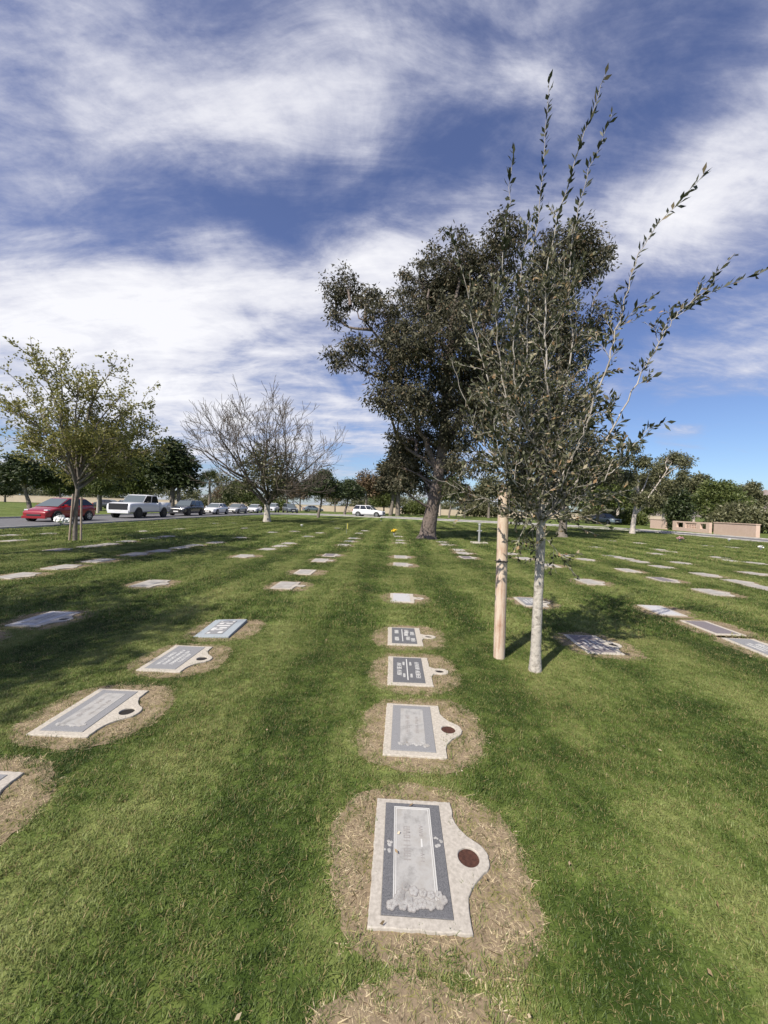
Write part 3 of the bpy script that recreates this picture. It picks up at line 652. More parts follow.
def bare_tree(seed, base, H, label, cat='tree', ivy=True, spread=1.0):
    rng = np.random.default_rng(seed); polys, tips = [], []; bb = np.array(base)
    th = H * .19
    tr = wander(rng, bb - [0, 0, .1], (0, 0, 1), th, 5, .03)
    k = H / 13.5
    polys.append((tr, np.array([.40, .29, .26, .25, .24, .24]) * k))
    for i in range(10):
        a = i / 8 * 2 * math.pi + rng.uniform(-.25, .25); tilt = rng.uniform(.6, 1.2) * spread if i < 8 else rng.uniform(.1, .4)
        d = np.array([math.sin(tilt) * math.cos(a), math.sin(tilt) * math.sin(a), math.cos(tilt)])
        grow(rng, tr[rng.integers(3, 6)], d, H * .27, .14 * k, 1, 6, polys, tips, .13, .05, (3, 3), (.60, .82), (.35, .80))
    ce = bb + np.array([0, 0, H * .47]); ra = np.array([H * .56, H * .56, H * .53])      # the crown keeps to a rounded dome
    polys = [p for i, p in enumerate(polys) if p[1][0] > .06 * k or (((p[0][-1] - ce) / ra) ** 2).sum() < 1.0]
    print('bare polys', len(polys))
    o = empty('bare_tree', base, 0, label, cat)
    big = [p for p in polys if p[1][0] > .05 * k]; small = [(p, np.maximum(r, .015)) for p, r in polys if r[0] <= .05 * k]
    v, f = tubes([big[0]], 12); mobj('trunk', np_mesh('trunk', v - bb, f), M['bark_white'], o, smooth=True)
    v, f = tubes(big[1:], 6); mobj('limbs', np_mesh('limbs', v - bb, f), M['bare'], o, smooth=True)
    v, f = tubes(small, 3); mobj('twigs', np_mesh('twigs', v - bb, f), M['bare'], o, smooth=True)
    if ivy:
        blobs = [(bb + np.array([x, y, z - .7]), (rx * 1.15, rx * 1.15, rz)) for x, y, z, rx, rz in ((0, 0, 5.2, 1.5, 1.3), (-1.6, .3, 4.2, 1.2, .8), (-2.8, 0, 3.4, 1.1, .7), (1.0, -.4, 4.2, 1.1, .9), (.4, .3, 3.4, .8, .8), (2.6, .2, 4.9, .8, .6), (-.6, -.6, 6.6, 1.2, 1.1), (-4, 0, 4.3, 1.1, .6), (1.4, -.8, 6.0, 1.2, 1.0), (-1.6, -1, 5.6, 1.2, 1.0), (.2, -1.2, 4.6, 1.4, 1.1))]
        v, f, CC = crown_leaves(rng, blobs, 5000, (.26, .11), (.3, .8), 12, -.4, .2); mobj('leafy_growth', np_mesh('leafy_growth', v - bb, f), M['oliveleaf'], o)
    return o
bare_tree(31, ground(267, 522), 13.6, 'wide leafless tree with a whitewashed trunk base standing before the parked cars')
bare_tree(37, Vector((40.5, 31, 0)), 10.5, 'leafless tree at the right edge behind the long pink wall', ivy=False)

# ---- background trees: one proto per kind, copies share mesh data
PROTO = {}
def proto(kind):
    if kind in PROTO: return PROTO[kind]
    rng = np.random.default_rng(sum(map(ord, kind)))
    def B(l): return [(np.array(c, float), r) for c, r in l]
    th, lean, leaf, bark, nl, per, cl = 1.6, 0.0, 'midleaf', 'bark_grey', 9000, 22, (.35, .75)
    if kind == 'round':     # dense dark round crown, unit height 6
        bl = B([((0, 0, 4.2), (1.7, 1.7, 1.2)), ((1.1, .3, 3.6), (1.3, 1.3, 1.0)), ((-1.2, -.2, 3.7), (1.3, 1.3, 1.0)), ((.2, -1, 3.4), (1.2, 1.2, .9)), ((.3, .4, 5.1), (1.0, 1.0, .7)), ((-.8, .9, 3.5), (1.1, 1.1, .9))]); leaf = 'darkleaf'; lean = .35
    elif kind == 'broad':   # bright broad crown
        bl = B([((0, 0, 4.0), (2.2, 2, 1.5)), ((1.9, 0, 3.3), (1.6, 1.5, 1.3)), ((-2, .3, 3.4), (1.6, 1.5, 1.3)), ((.6, -1, 2.6), (2, 1.5, 1.2)), ((-.9, 0, 5.0), (1.2, 1.1, .8)), ((1, .3, 5.1), (1.1, 1, .7)), ((-1.4, -.8, 2.3), (1.5, 1.3, 1.0))]); nl = 15000
    elif kind == 'tallgum':  # open dark upright
        bl = B([((0, 0, 4.7), (.9, .9, .9)), ((.7, 0, 4.0), (.8, .8, .9)), ((-.7, .1, 3.8), (.9, .8, .9)), ((.3, .2, 3.0), (1, .9, .8)), ((-.6, -.1, 2.6), (.8, .8, .7)), ((.9, .1, 2.5), (.7, .7, .6)), ((-.1, 0, 5.5), (.6, .6, .5))]); leaf = 'darkleaf'; th = 2.6; nl = 9000
    elif kind == 'greygum':
        bl = B([((0, 0, 4.6), (1.3, 1.2, 1.0)), ((1.2, 0, 4.0), (1.0, 1, .8)), ((-1.2, .1, 3.9), (1.1, 1, .8)), ((.2, .2, 3.2), (1.4, 1.2, .7)), ((-.5, 0, 5.4), (.8, .8, .6)), ((1.0, 0, 5.0), (.7, .7, .5))]); leaf = 'oliveleaf'; bark = 'bark_pale'; th = 2.3
    elif kind == 'wispy':   # thin brownish crown
        bl = B([((0, 0, 4.2), (1.4, 1.4, 1.4)), ((.9, 0, 3.3), (1.1, 1, 1)), ((-.9, 0, 3.4), (1.1, 1, 1))]); leaf = 'brownleaf'; nl = 4200; cl = (.4, 1.0)
    elif kind == 'bush':
        bl = B([((0, 0, 1.0), (1.4, 1.1, .9)), ((1.3, .1, .9), (1.2, 1, .8)), ((-1.3, -.1, .95), (1.2, 1, .8)), ((2.3, 0, .8), (.9, .8, .7)), ((-2.3, 0, .8), (.9, .8, .7))]); leaf = 'oliveleaf'; th = .3; nl = 7000
    elif kind == 'shrub':   # dark dense upright
        bl = B([((0, 0, 1.1), (.9, .9, 1.0)), ((.4, .1, 2.1), (.7, .7, .9)), ((-.35, 0, 2.0), (.7, .7, .8)), ((0, 0, 3.0), (.5, .5, .6))]); leaf = 'darkleaf'; th = .6; nl = 5000
    v, f, CC = crown_leaves(rng, bl, nl, (.30, .13), cl, per, -.15, .25)
    tr = spline([(-lean * .9, 0, -.1), (-lean * .6, 0, th * .5), (0, 0, th), (.1, .05, th + 1.2)], 4)
    r = .20 if kind not in ('bush', 'shrub') else .08
    polys = [(tr, np.linspace(r, r * .45, len(tr)))]
    if kind == 'tallgum':
        t2 = spline([(.55, 0, -.1), (.4, 0, th * .6), (.5, 0, th + 1)], 4); polys.append((t2, np.linspace(.16, .07, len(t2))))
    limbs_to(rng, tr[4:], bl, CC, .06, polys, 4)
    tv, tf = tubes(polys, 6)
    a = np_mesh(kind + '_trunk', tv, tf); a.materials.append(M[bark]); a.polygons.foreach_set('use_smooth', np.ones(len(a.polygons), bool))
    b = np_mesh(kind + '_crown', v, f); b.materials.append(M[leaf])
    PROTO[kind] = (a, b); return PROTO[kind]

def bg_tree(kind, px, depth, top_y, width_px, label, leaf=None, name=None, group='trees beyond the lawn'):
    a, b = proto(kind); base = at(px, 505, depth); base.z = 0
    hz = at(px, top_y, depth).z
    unit = {'round': 5.9, 'broad': 5.9, 'tallgum': 6.0, 'greygum': 6.0, 'wispy': 5.8, 'bush': 1.9, 'shrub': 3.6}[kind]
    uw = {'round': 5.2, 'broad': 7.4, 'tallgum': 3.4, 'greygum': 4.8, 'wispy': 4.6, 'bush': 6.6, 'shrub': 2.2}[kind]
    sz = hz / unit * 1.1; sx = width_px * depth / F_PX / uw * 1.12
    rz = random.Random(px * 7 + depth).choice((0, 0, math.pi))
    nm = name or kind_names[kind]
    o = empty(nm, base, rz, label, 'bush' if kind in ('bush', 'shrub') else 'tree', group); o.scale = (sx, (sx + sz) / 2, sz)
    mobj('trunk', a, None, o)
    if leaf:
        c = b.copy(); c.materials[0] = M[leaf]; mobj('crown', c, None, o)
    else: mobj('crown', b, None, o)
    return o
kind_names = dict(bush='bush', shrub='shrub', round='round_tree', broad='broad_tree', tallgum='gum_tree', greygum='gum_tree', wispy='thin_tree')
for a_ in (
    ('round', 26, 46, 458, 58, 'dark grey-green tree with leaning trunk on the far lawn behind the red car', 'darkleaf'),
    ('broad', 100, 50, 440, 62, 'dark green tree behind the staked tree and the white pickup', 'darkleaf'),
    ('greygum', 98, 42, 470, 30, 'pale-trunked tree on the far verge between red car and white pickup', 'midleaf'),
    ('broad', 135, 62, 452, 46, 'mid green tree above the white pickup', 'midleaf'),
    ('tallgum', 172, 60, 447, 46, 'dark upright gum with twin trunks behind the black car', None),
    ('broad', 240, 82, 483, 34, 'low bright tree beyond the white saloon, right of the palm', 'midleaf'),
    ('wispy', 287, 80, 478, 30, 'thin brown tree beyond the trunk of the wide leafless tree', None),
    ('wispy', 225, 88, 486, 26, 'small thin brownish tree right beside the palm', None),
    ('round', 321, 50, 472, 38, 'round dark green tree with leaning trunk on the lawn right of the leafless tree', None),
    ('round', 347, 68, 481, 34, 'round dark green tree across the road left of the white SUV', None),
    ('wispy', 366, 78, 474, 36, 'brown thin-leaved tree behind the white SUV', None),
    ('tallgum', 398, 76, 452, 40, 'twin-trunked gum left of the big leaning gum trunk, across the road', 'euc'),
    ('round', 451, 72, 478, 26, 'small dark tree just right of the big leaning gum trunk', 'midleaf'),
    ('wispy', 465, 80, 486, 18, 'small rusty-brown tree between the leaning gum and the stake', None),
    ('wispy', 489, 82, 476, 32, 'thin tree seen left of the wooden stake, beyond the road', 'oliveleaf'),
    ('broad', 522, 80, 480, 36, 'distant tree seen between the stake and the young trunk', 'midleaf'),
    ('broad', 598, 62, 462, 58, 'green tree behind the slate-coloured car', 'midleaf'),
    ('greygum', 618, 70, 474, 36, 'olive tree behind the white-barked leaning gum', None),
    ('greygum', 664, 56, 486, 40, 'grey-green tree behind the small pink wall block', None),
    ('greygum', 694, 60, 480, 40, 'tall olive-toned tree behind the dark upright shrub', 'oliveleaf'),
    ('shrub', 679, 46, 493, 19, 'dark upright shrub between the pink wall pieces', None),
    ('broad', 720, 52, 484, 52, 'big bright green tree behind the pink block wall', 'midleaf'),
    ('greygum', 748, 66, 487, 32, 'brownish tree behind the right end of the long pink wall', 'oliveleaf'),
    ('bush', 740, 44, 507, 58, 'low olive bushes along the back of the long pink wall', None),
    ('bush', 716, 50, 518, 22, 'dark low bush behind the pierced pink wall', 'darkleaf'),
    ('wispy', 300, 92, 484, 22, 'thin brown tree before the tan wall, first left of the round dark tree', None),
    ('broad', 384, 90, 484, 30, 'green tree before the tan wall, between the white SUV and the twin-trunked gum', 'midleaf'),
    ('bush', 420, 92, 503, 34, 'low bushes along the tan wall left of the leaning gum trunk', 'midleaf'),
    ('greygum', 440, 88, 480, 24, 'pale-trunked tree before the tan wall just right of the leaning gum trunk', None),
    ('bush', 480, 92, 504, 40, 'low bushes along the tan wall left of the stake', None),
    ('wispy', 508, 90, 484, 24, 'thin rusty tree before the tan wall just right of the stake', None),
    ('broad', 548, 88, 484, 40, 'green tree before the tan wall right of the young trunk', 'midleaf'),
    ('bush', 600, 76, 508, 34, 'olive bushes behind the slate-coloured car', None),
    ('broad', 640, 78, 486, 40, 'green tree far behind the white-barked leaning gum, above the road', 'midleaf'),
    ('bush', 632, 62, 512, 30, 'dark bushes beyond the road at the foot of the white-barked gum', 'midleaf'),
    ('bush', 270, 92, 500, 40, 'low bushes along the tan wall behind the silver saloon', 'midleaf'),
    ('bush', 210, 96, 499, 36, 'low bushes along the tan wall at the foot of the palm', None),
    ('broad', 60, 88, 470, 44, 'tree along the tan wall between the leaning dark tree and the staked tree', 'midleaf'),
    ('wispy', 335, 96, 484, 20, 'thin brown tree before the tan wall between the two round dark trees', None),
    ('broad', 5, 90, 478, 30, 'distant dark tree at the left edge of the photo', 'darkleaf'),
): bg_tree(*a_)

def palm():
    rng = np.random.default_rng(4); base = at(209, 505, 78); base.z = 0; bb = np.array(base); H = at(209, 481, 78).z
    o = empty('palm_tree', base, 0, 'small fan palm standing behind the black car and white saloon', 'palm', 'trees beyond the lawn')
    v, f = tubes([(np.array([[0, 0, -.1], [.1, 0, H * .5], [0, 0, H]]), [.3, .24, .22])], 8); mobj('trunk', np_mesh('trunk', v, f), M['bark_grey'], o, smooth=True)
    LP, LD = [], []
    for i in range(60):
        a = rng.uniform(0, 6.28); e = rng.uniform(-.7, 1.3); d = np.array([math.cos(a) * math.cos(e), math.sin(a) * math.cos(e), math.sin(e)]); L = rng.uniform(1.8, 2.7)
        for k in range(16):
            LP.append(np.array([0, 0, H]) + d * L * .45); LD.append(d + rng.normal(0, .45, 3))
    v, f = leaf_quads(rng, np.array(LP), np.array(LD), 1.5, .10, .2); mobj('fronds', np_mesh('fronds', v, f), M['frond'], o)
palm()

def far_wood():
    rng = np.random.default_rng(77); blobs = []
    for i in range(110):
        px = rng.uniform(-60, 830); d = rng.uniform(112, 150); p = np.array(at(px, 505, d)); h = rng.uniform(4, 9)
        for _ in range(3): blobs.append((np.array([p[0] + rng.uniform(-3, 3), p[1] + rng.uniform(-2, 2), h * rng.uniform(.35, .75)]), (rng.uniform(2, 3.4), 2.2, h * .32)))
    v, f, _ = crown_leaves(rng, blobs, 80000, (.6, .3), (.6, 1.3), 24, -.1, .1)
    tag(mobj('distant_trees', np_mesh('distant_trees', v, f), M['oliveleaf']), 'far band of low trees closing the view beyond the tan wall', 'trees', kind='stuff')
far_wood()

# ---- trees standing left of the camera, outside the picture; their shade falls on the lawn
def shade_tree(loc, H, r, seed, label):
    rng = np.random.default_rng(seed); b = np.array(loc, float)
    bl = []
    for i in range(9):
        q = norm(rng.normal(size=3)) * rng.uniform(.3, 1) * np.array([r, r, H * .22]); bl.append((b + [0, 0, H * .72] + q, tuple(rng.uniform(.35, .55, 3) * np.array([r, r, r * .7]))))
    v, f, CC = crown_leaves(rng, bl, 9000, (.20, .08), (.3, .7), 24, -.4, .2)
    tr = spline([b - [0, 0, .1], b + [.1, 0, H * .25], b + [0, .1, H * .5], b + [.1, 0, H * .75]], 5); polys = [(tr, np.linspace(.35, .12, len(tr)))]
    limbs_to(rng, tr[6:], bl, CC, .08, polys, 4)
    tree_obj('gum_tree', Vector(loc), label, 'tree', polys, 7, M['bark_pale'], (v, f), M['euc'])
shade_tree((-13.5, 7.2, 0), 12.5, 3.0, 51, 'gum tree standing left of the picture whose shade falls past the staked tree')
shade_tree((-10.2, -1.2, 0), 12.0, 3.2, 52, 'gum tree standing left of the camera whose shade falls across the left graves')

# ------------------------------------------------------------------ grave markers
# (px, py, kind, patch, label); kinds: lobe, ring, raised, plain
def W_(x, y): return Vector((x, y, 0))
NEAR = [
    (W_(.203, 1.800), 'hero', 1.0, 'nearest grave marker, dark granite with etched panel, flower carving and rusty vase cap'),
    (ground(413.5, 729.5), 'lobe', 1.0, 'second grave marker in the centre line, worn grey panel and rusty vase cap', 'mid', 'panel'),
    (ground(409, 671.5), 'ring', 1.0, 'third grave marker in the centre line, near-black slab divided by a pale line', 'dark', 'pair'),
    (ground(404.5, 637), 'ring', 1.0, 'fourth grave marker in the centre line, dark slab in bright concrete with pointed vase ring', 'dark', 'pair2'),
    (ground(402, 598.5), 'ring', .8, 'fifth grave marker in the centre line, pale lone stone with open grass behind it', 'pale', 'none'),
    (W_(-2.30, 1.93), 'lobe', 1.1, 'grave marker cut off by the left edge, in a big dead grass patch', 'mid', 'panel'),
    (ground(94, 712), 'lobe', 1.0, 'pale grave marker with empty dark vase hole, nearest whole stone on the left', 'mid', 'panel'),
    (ground(177.5, 659), 'lobe', .85, 'grave marker with dark slab and white lettering just in front of the raised blue-grey stone', 'mid', 'lines'),
    (ground(222, 629.5), 'raised', .9, 'raised blue-grey granite grave marker with bold white ornaments and no vase hole', 'blue', 'bold'),
    (ground(45, 619.5), 'lobe', .9, 'grave marker with pale slab at the far left, in deep shade', 'pale', 'panel'),
    (ground(592, 645), 'lobe', 1.0, 'mauve-grey grave marker in the shade of the young tree', 'mauve', 'lines'),
    (ground(530, 602.5), 'lobe', .9, 'grave marker glimpsed behind the whitewashed young trunk', 'mid', 'lines'),
    (ground(661, 611), 'plain', .9, 'pale blue-white grave marker right of the young tree, behind the mauve stone', 'pale', 'none'),
    (ground(711, 628.5), 'plain', 1.0, 'pale mauve grave marker near the right edge, between two whiter stones', 'mauve', 'none'),
    (ground(760, 648.5), 'lobe', 1.0, 'white grave marker with dark slab cut by the right edge of the picture', 'mid', 'lines'),
]
FAR = [(400.6, 565, 1), (400.6, 557.3, 1), (400, 543.3, 1), (399.5, 540.6, 1), (398, 536.8, 0), (398.2, 533.6, 0),
       (466.6, 558, 1), (462.5, 553.5, 1), (459, 550.3, 1), (446, 545, 1), (441, 542.2, 1),
       (286, 586, 1), (305, 572.5, 1), (320.4, 560.6, 1), (330, 555.6, 1), (343.3, 545.4, 1), (348.5, 541.6, 1), (353, 538.6, 1), (359, 533.6, 0), (364, 531, 0),
       (150.5, 584, 1), (243.5, 556.5, 1), (267, 549.4, 0), (280, 546.4, 0), (288, 543.6, 0), (307.7, 536.7, 0), (319.6, 533, 0), (337, 528.4, 0), (333, 521.9, 0),
       (17, 576, 1), (62, 567.6, 1), (99, 561, 1), (135, 554.6, 1), (159.5, 551.2, 1), (180, 548, 0), (193, 545.7, 0), (215, 542.8, 0), (239.4, 538, 0), (272, 532.5, 0), (294, 531.5, 0),
       (58, 550, 0), (90, 546.8, 0), (107, 544.7, 0), (126, 541.6, 0), (150.5, 538.7, 0), (166.5, 536.7, 0), (245, 528.4, 0), (179, 529.2, 0), (143.7, 531.4, 0), (214, 523.5, 0), (233, 523.3, 0),
       (8.5, 535.5, 0), (47, 534, 0), (13.5, 541, 0),
       (524.5, 559, 1), (550, 566, 1), (584.6, 560, 0), (589, 582.5, 1), (510, 554, 0), (564, 555.6, 0), (611, 556.7, 0), (627.7, 571, 1),
       (663, 580.3, 1), (712, 593, 1), (705, 575.4, 1), (738.5, 582.3, 0), (763, 588.4, 0), (680, 563.2, 0), (661, 567.2, 0), (754, 574, 1), (754, 563.5, 0), (638, 562, 0),
       (668, 552, 0), (656.5, 554.2, 0), (657.6, 549.8, 0), (718, 557.8, 0), (729, 560.8, 0), (731.8, 547.6, 0), (706.7, 546, 0), (624, 558.8, 0), (640, 543.5, 0), (610, 541.0, 0), (595, 547.5, 0)]
ORD = ['nearest', 'second', 'third', 'fourth', 'fifth', 'sixth', 'seventh', 'eighth', 'ninth', 'tenth', 'eleventh', 'twelfth', 'thirteenth', 'fourteenth', 'fifteenth', 'sixteenth']
SLAB = dict(mid='granite_mid', dark='granite', pale='granite_pale', blue='granite_blue', mauve='granite_mauve')
HX, HY = .213, .333      # half size of the concrete border

def arc(cx, cy, r, a0, a1, n):
    return [(cx + r * math.cos(R(a0 + (a1 - a0) * i / n)), cy + r * math.sin(R(a0 + (a1 - a0) * i / n))) for i in range(n + 1)]

def border_outline(kind, rng, rough=.0014):
    pts = []
    def seg(a, b, n):
        for i in range(n):
            t = i / n; pts.append((a[0] + (b[0] - a[0]) * t, a[1] + (b[1] - a[1]) * t))
    seg((-HX, HY), (-HX, -HY), 44); seg((-HX, -HY), (HX, -HY), 28)
    if kind in ('lobe', 'hero'):
        seg((HX, -HY), (HX + .004, -.21), 5)
        tab = [(HX + .012, -.19), (HX + .030, -.155), (HX + .062, -.112)] + arc(HX + .050, 0, .095, -60, 60, 14) + [(HX + .062, .112), (HX + .030, .155), (HX + .012, .19)]
        pts.extend(tab); seg((HX + .004, .21), (HX, HY), 5)
    elif kind == 'ring':
        seg((HX, -HY), (HX, -.10), 7)
        pts.extend([(HX + .02, -.082)] + [(HX + .10 + .085 * math.cos(R(a)), .065 * math.sin(R(a))) for a in range(-120, 121, 15)] + [(HX + .02, .082)])
        seg((HX, .10), (HX, HY), 7)
    else: seg((HX, -HY), (HX, HY), 18)
    seg((HX, HY), (-HX, HY), 28)
    return [(x + rng.normal(0, rough), y + rng.normal(0, rough)) for x, y in pts]

def circle(cx, cy, rx, ry, n=28): return [(cx + rx * math.cos(2 * math.pi * i / n), cy + ry * math.sin(2 * math.pi * i / n)) for i in range(n)]
def rect(x0, x1, y0, y1): return [(x0, y0), (x1, y0), (x1, y1), (x0, y1)]

def line(o, mat, x, y0, y1, w, rng, z0, z1, gap=.006, cw=.022):
    y = y0
    while y + 2 * cw < y1:
        n = int(rng.integers(4, 9)); e = min(y + n * cw + .0005, y1); bm = bmesh.new(); strokes(bm, x, y, e, w, rng, z0, z1, gap, cw); add_box(bm, x - .0006, x + .0006, y - .001, e + .001, z0, z1 - .0004); mobj('carved_word', bm_mesh('carved_word', bm), M[mat], o); y = e + cw * .8

def strokes(bm, x, y0, y1, w, rng, z0, z1, gap=.006, cw=.022):
    """a line of worn, unreadable engraved letters running along y"""
    y = y0
    while y + cw < y1:
        k = rng.integers(0, 6); t = .0036 * min(1, w / .03) + .001; e = y + cw - gap; a0, a1 = x - w / 2, x + w / 2
        def diag(ya, yb):
            L = math.hypot(a1 - a0, yb - ya); add_box(bm, 0, L, -t / 2, t / 2, z0, z1, Matrix.Translation((a0, ya, 0)) @ Matrix.Rotation(math.atan2(yb - ya, a1 - a0), 4, 'Z'))
        if k == 0: add_box(bm, a0, a1, (y + e) / 2 - t / 2, (y + e) / 2 + t / 2, z0, z1)
        elif k == 1:
            add_box(bm, a0, a1, y, y + t, z0, z1); add_box(bm, a0, a1, e - t, e, z0, z1); add_box(bm, a0, a0 + t, y + t, e - t, z0, z1)
            if rng.random() < .5: add_box(bm, a1 - t, a1, y + t, e - t, z0, z1)
        elif k == 2: diag(y, (y + e) / 2); diag(e, (y + e) / 2 + .0002)
        elif k == 3: diag((y + e) / 2, y); diag((y + e) / 2 + .0002, e)
        elif k == 4: add_box(bm, a0, a1, y, y + t, z0, z1); add_box(bm, a0, a1, e - t, e, z0, z1); add_box(bm, x - t / 2, x + t / 2, y + t, e - t, z0, z1)
        else:
            add_box(bm, a0, a1, y, y + t, z0, z1)
            for q in (a0, x - t / 2, a1 - t): add_box(bm, q, q + t, y + t, e, z0, z1)
        y += cw

SLZ = .0215
def hero_details(o, rng):
    z = SLZ
    px0, px1, py0, py1 = -.112, .088, -.232, .272
    mobj('etched_panel', poly_solid('etched_panel', [rect(px0, px1, py0, py1)], z - .002, z + .0015), M['etched'], o)
    bm = bmesh.new()
    for ins, w in ((.000, .004), (.010, .0035)):
        for q in ((px0 + ins, px0 + ins + w, py0, py1 - ins), (px1 - ins - w, px1 - ins, py0, py1 - ins), (px0 + ins + w, px1 - ins - w, py1 - ins - w, py1 - ins)):
            add_box(bm, *q, z + .001, z + .0028)
    mobj('panel_frame', bm_mesh('panel_frame', bm), M['carve'], o)
    r2 = np.random.default_rng(3)
    line(o, 'carve_dark', -.045, -.05, .21, .034, r2, z + .001, z + .0024, .006, .025)
    line(o, 'carve_dark', .030, -.05, .015, .019, r2, z + .001, z + .0024, .005, .017)
    line(o, 'carve_dark', .030, .09, .165, .019, r2, z + .001, z + .0024, .005, .017)
    bm = bmesh.new(); add_box(bm, .026, .034, .03, .075, z + .001, z + .0026); mobj('dash', bm_mesh('dash', bm), M['carve'], o)
    # flowers carved over the near end of the panel
    fl, ln = [], []
    for i in range(13):
        fl.append((-.118 + .0185 * i + rng.uniform(-.006, .006), -.238 + rng.uniform(-.016, .022), rng.uniform(.016, .021)))
    fl += [(-.055, -.170, .016), (-.02, -.188, .020), (-.078, -.198, .017), (.02, -.192, .017), (.055, -.200, .017), (.09, -.196, .015)]
    for i, (cx, cy, r) in enumerate(fl):
        bm = bmesh.new(); bd = bmesh.new(); ph = rng.uniform(0, 6)
        for k in range(5):
            a = ph + k * 2 * math.pi / 5
            bmesh.ops.create_cone(bm, cap_ends=True, segments=10, radius1=r * .52, radius2=r * .40, depth=.0035, matrix=Matrix.Translation((cx + r * .55 * math.cos(a), cy + r * .55 * math.sin(a), z + .0035 + .0003 * (i % 5) + .00005 * k)))
            bmesh.ops.create_cone(bd, cap_ends=True, segments=12, radius1=r * .64, radius2=r * .60, depth=.0022, matrix=Matrix.Translation((cx + r * .57 * math.cos(a), cy + r * .57 * math.sin(a), z + .0028 + .0003 * (i % 5) + .00005 * k)))
            add_box(bd, -.0009, .0009, 0, r * .55, z + .0052, z + .0062 + .0001 * k, Matrix.Translation((cx, cy, 0)) @ Matrix.Rotation(a + .63, 4, 'Z'))
        bmesh.ops.create_cone(bd, cap_ends=True, segments=8, radius1=r * .2, radius2=r * .15, depth=.004, matrix=Matrix.Translation((cx, cy, z + .0048)))
        fo = mobj('carved_flower', bm_mesh('carved_flower', bm), M['etched'], o); mobj('flower_veins', bm_mesh('flower_veins', bd), M['carve_dark'], fo)
    for cx, cy in ((-.136, .03), (.116, .055)):
        bm = bmesh.new()
        for i in range(9):
            bmesh.ops.create_icosphere(bm, subdivisions=1, radius=rng.uniform(.006, .011), matrix=Matrix.Translation((cx + rng.normal(0, .009), cy + rng.normal(0, .018), z)) @ Matrix.Diagonal((1, 1, .22, 1)))
        mobj('side_ornament', bm_mesh('side_ornament', bm), M['etched'], o)

def marker_details(o, style, rng):
    z = SLZ
    if style == 'panel':
        mobj('etched_panel', poly_solid('etched_panel', [rect(-.098, .078, -.215, .25)], z - .002, z + .0015), M['etched'], o)
        line(o, 'carve_dark', -.045, -.1, .17, .03, rng, z + .001, z + .0026, .006, .026); line(o, 'carve_dark', .025, -.08, .14, .02, rng, z + .001, z + .0026, .005, .02)
        bm = bmesh.new()
        for i in range(14): bmesh.ops.create_icosphere(bm, subdivisions=1, radius=rng.uniform(.016, .022), matrix=Matrix.Translation((-.10 + i * .0145, -.212 + rng.normal(0, .009), z + .001)) @ Matrix.Diagonal((1, 1, .2, 1)))
        mobj('flower_carving', bm_mesh('flower_carving', bm), M['etched'], o)
    elif style in ('pair', 'pair2'):
        if style == 'pair':
            bm = bmesh.new(); add_box(bm, -.024, -.014, -.24, .26, z - .001, z + .002); mobj('divider', bm_mesh('divider', bm), M['carve'], o)
            L_ = [(-.098, -.14, .19, .045, .004, .03), (.085, -.2, .2, .045, .004, .03)]
            for yy in (-.14, .14): L_ += [(-.052, yy - .04, yy + .05, .022, .003, .02), (.018, yy - .04, yy + .05, .022, .003, .02)]
        else:
            bm = bmesh.new(); add_box(bm, -.034, -.024, -.22, .24, z - .001, z + .002); mobj('divider', bm_mesh('divider', bm), M['carve'], o)
            L_ = [(x, y - .06, y + .07, .05, .003, .026) for x, y in ((-.10, .13), (-.10, -.14), (.03, .15), (.10, .08), (.04, -.12), (.10, -.16), (.02, .04))]
        for x, a_, b_, w, g_, c_ in L_: line(o, 'carve', x, a_, b_, w, rng, z - .001, z + .002, g_, c_)
    elif style == 'lines':
        for x in (-.09, -.03, .035, .085): line(o, 'carve', x, -.2 + rng.uniform(0, .08), .2 - rng.uniform(0, .1), .036, rng, z - .001, z + .002, .004, .032)
    elif style == 'bold':
        mobj('dark_panel', poly_solid('dark_panel', [rect(-.115, .105, -.25, .26)], z + .018, z + .0225), M['granite_mid'], o)
        zz = z + .0215
        for q in ((-.10, -.06, -.235, -.19), (.03, .09, -.225, -.17), (-.07, .05, -.10, -.075), (-.10, -.045, -.12, -.02), (-.02, .08, -.05, -.01), (-.09, .085, .04, .075), (-.085, -.03, .12, .17), (.0, .09, .13, .155), (-.06, .02, .19, .21), (-.10, -.07, .215, .245), (.06, .095, .2, .24)):
            bm = bmesh.new(); add_box(bm, *q, zz, zz + .003); bmesh.ops.bevel(bm, geom=[e for e in bm.edges if abs(e.verts[0].co.z - e.verts[1].co.z) > .001], offset=.008, segments=2, affect='EDGES'); mobj('ornament', bm_mesh('ornament', bm), M['carve'], o)

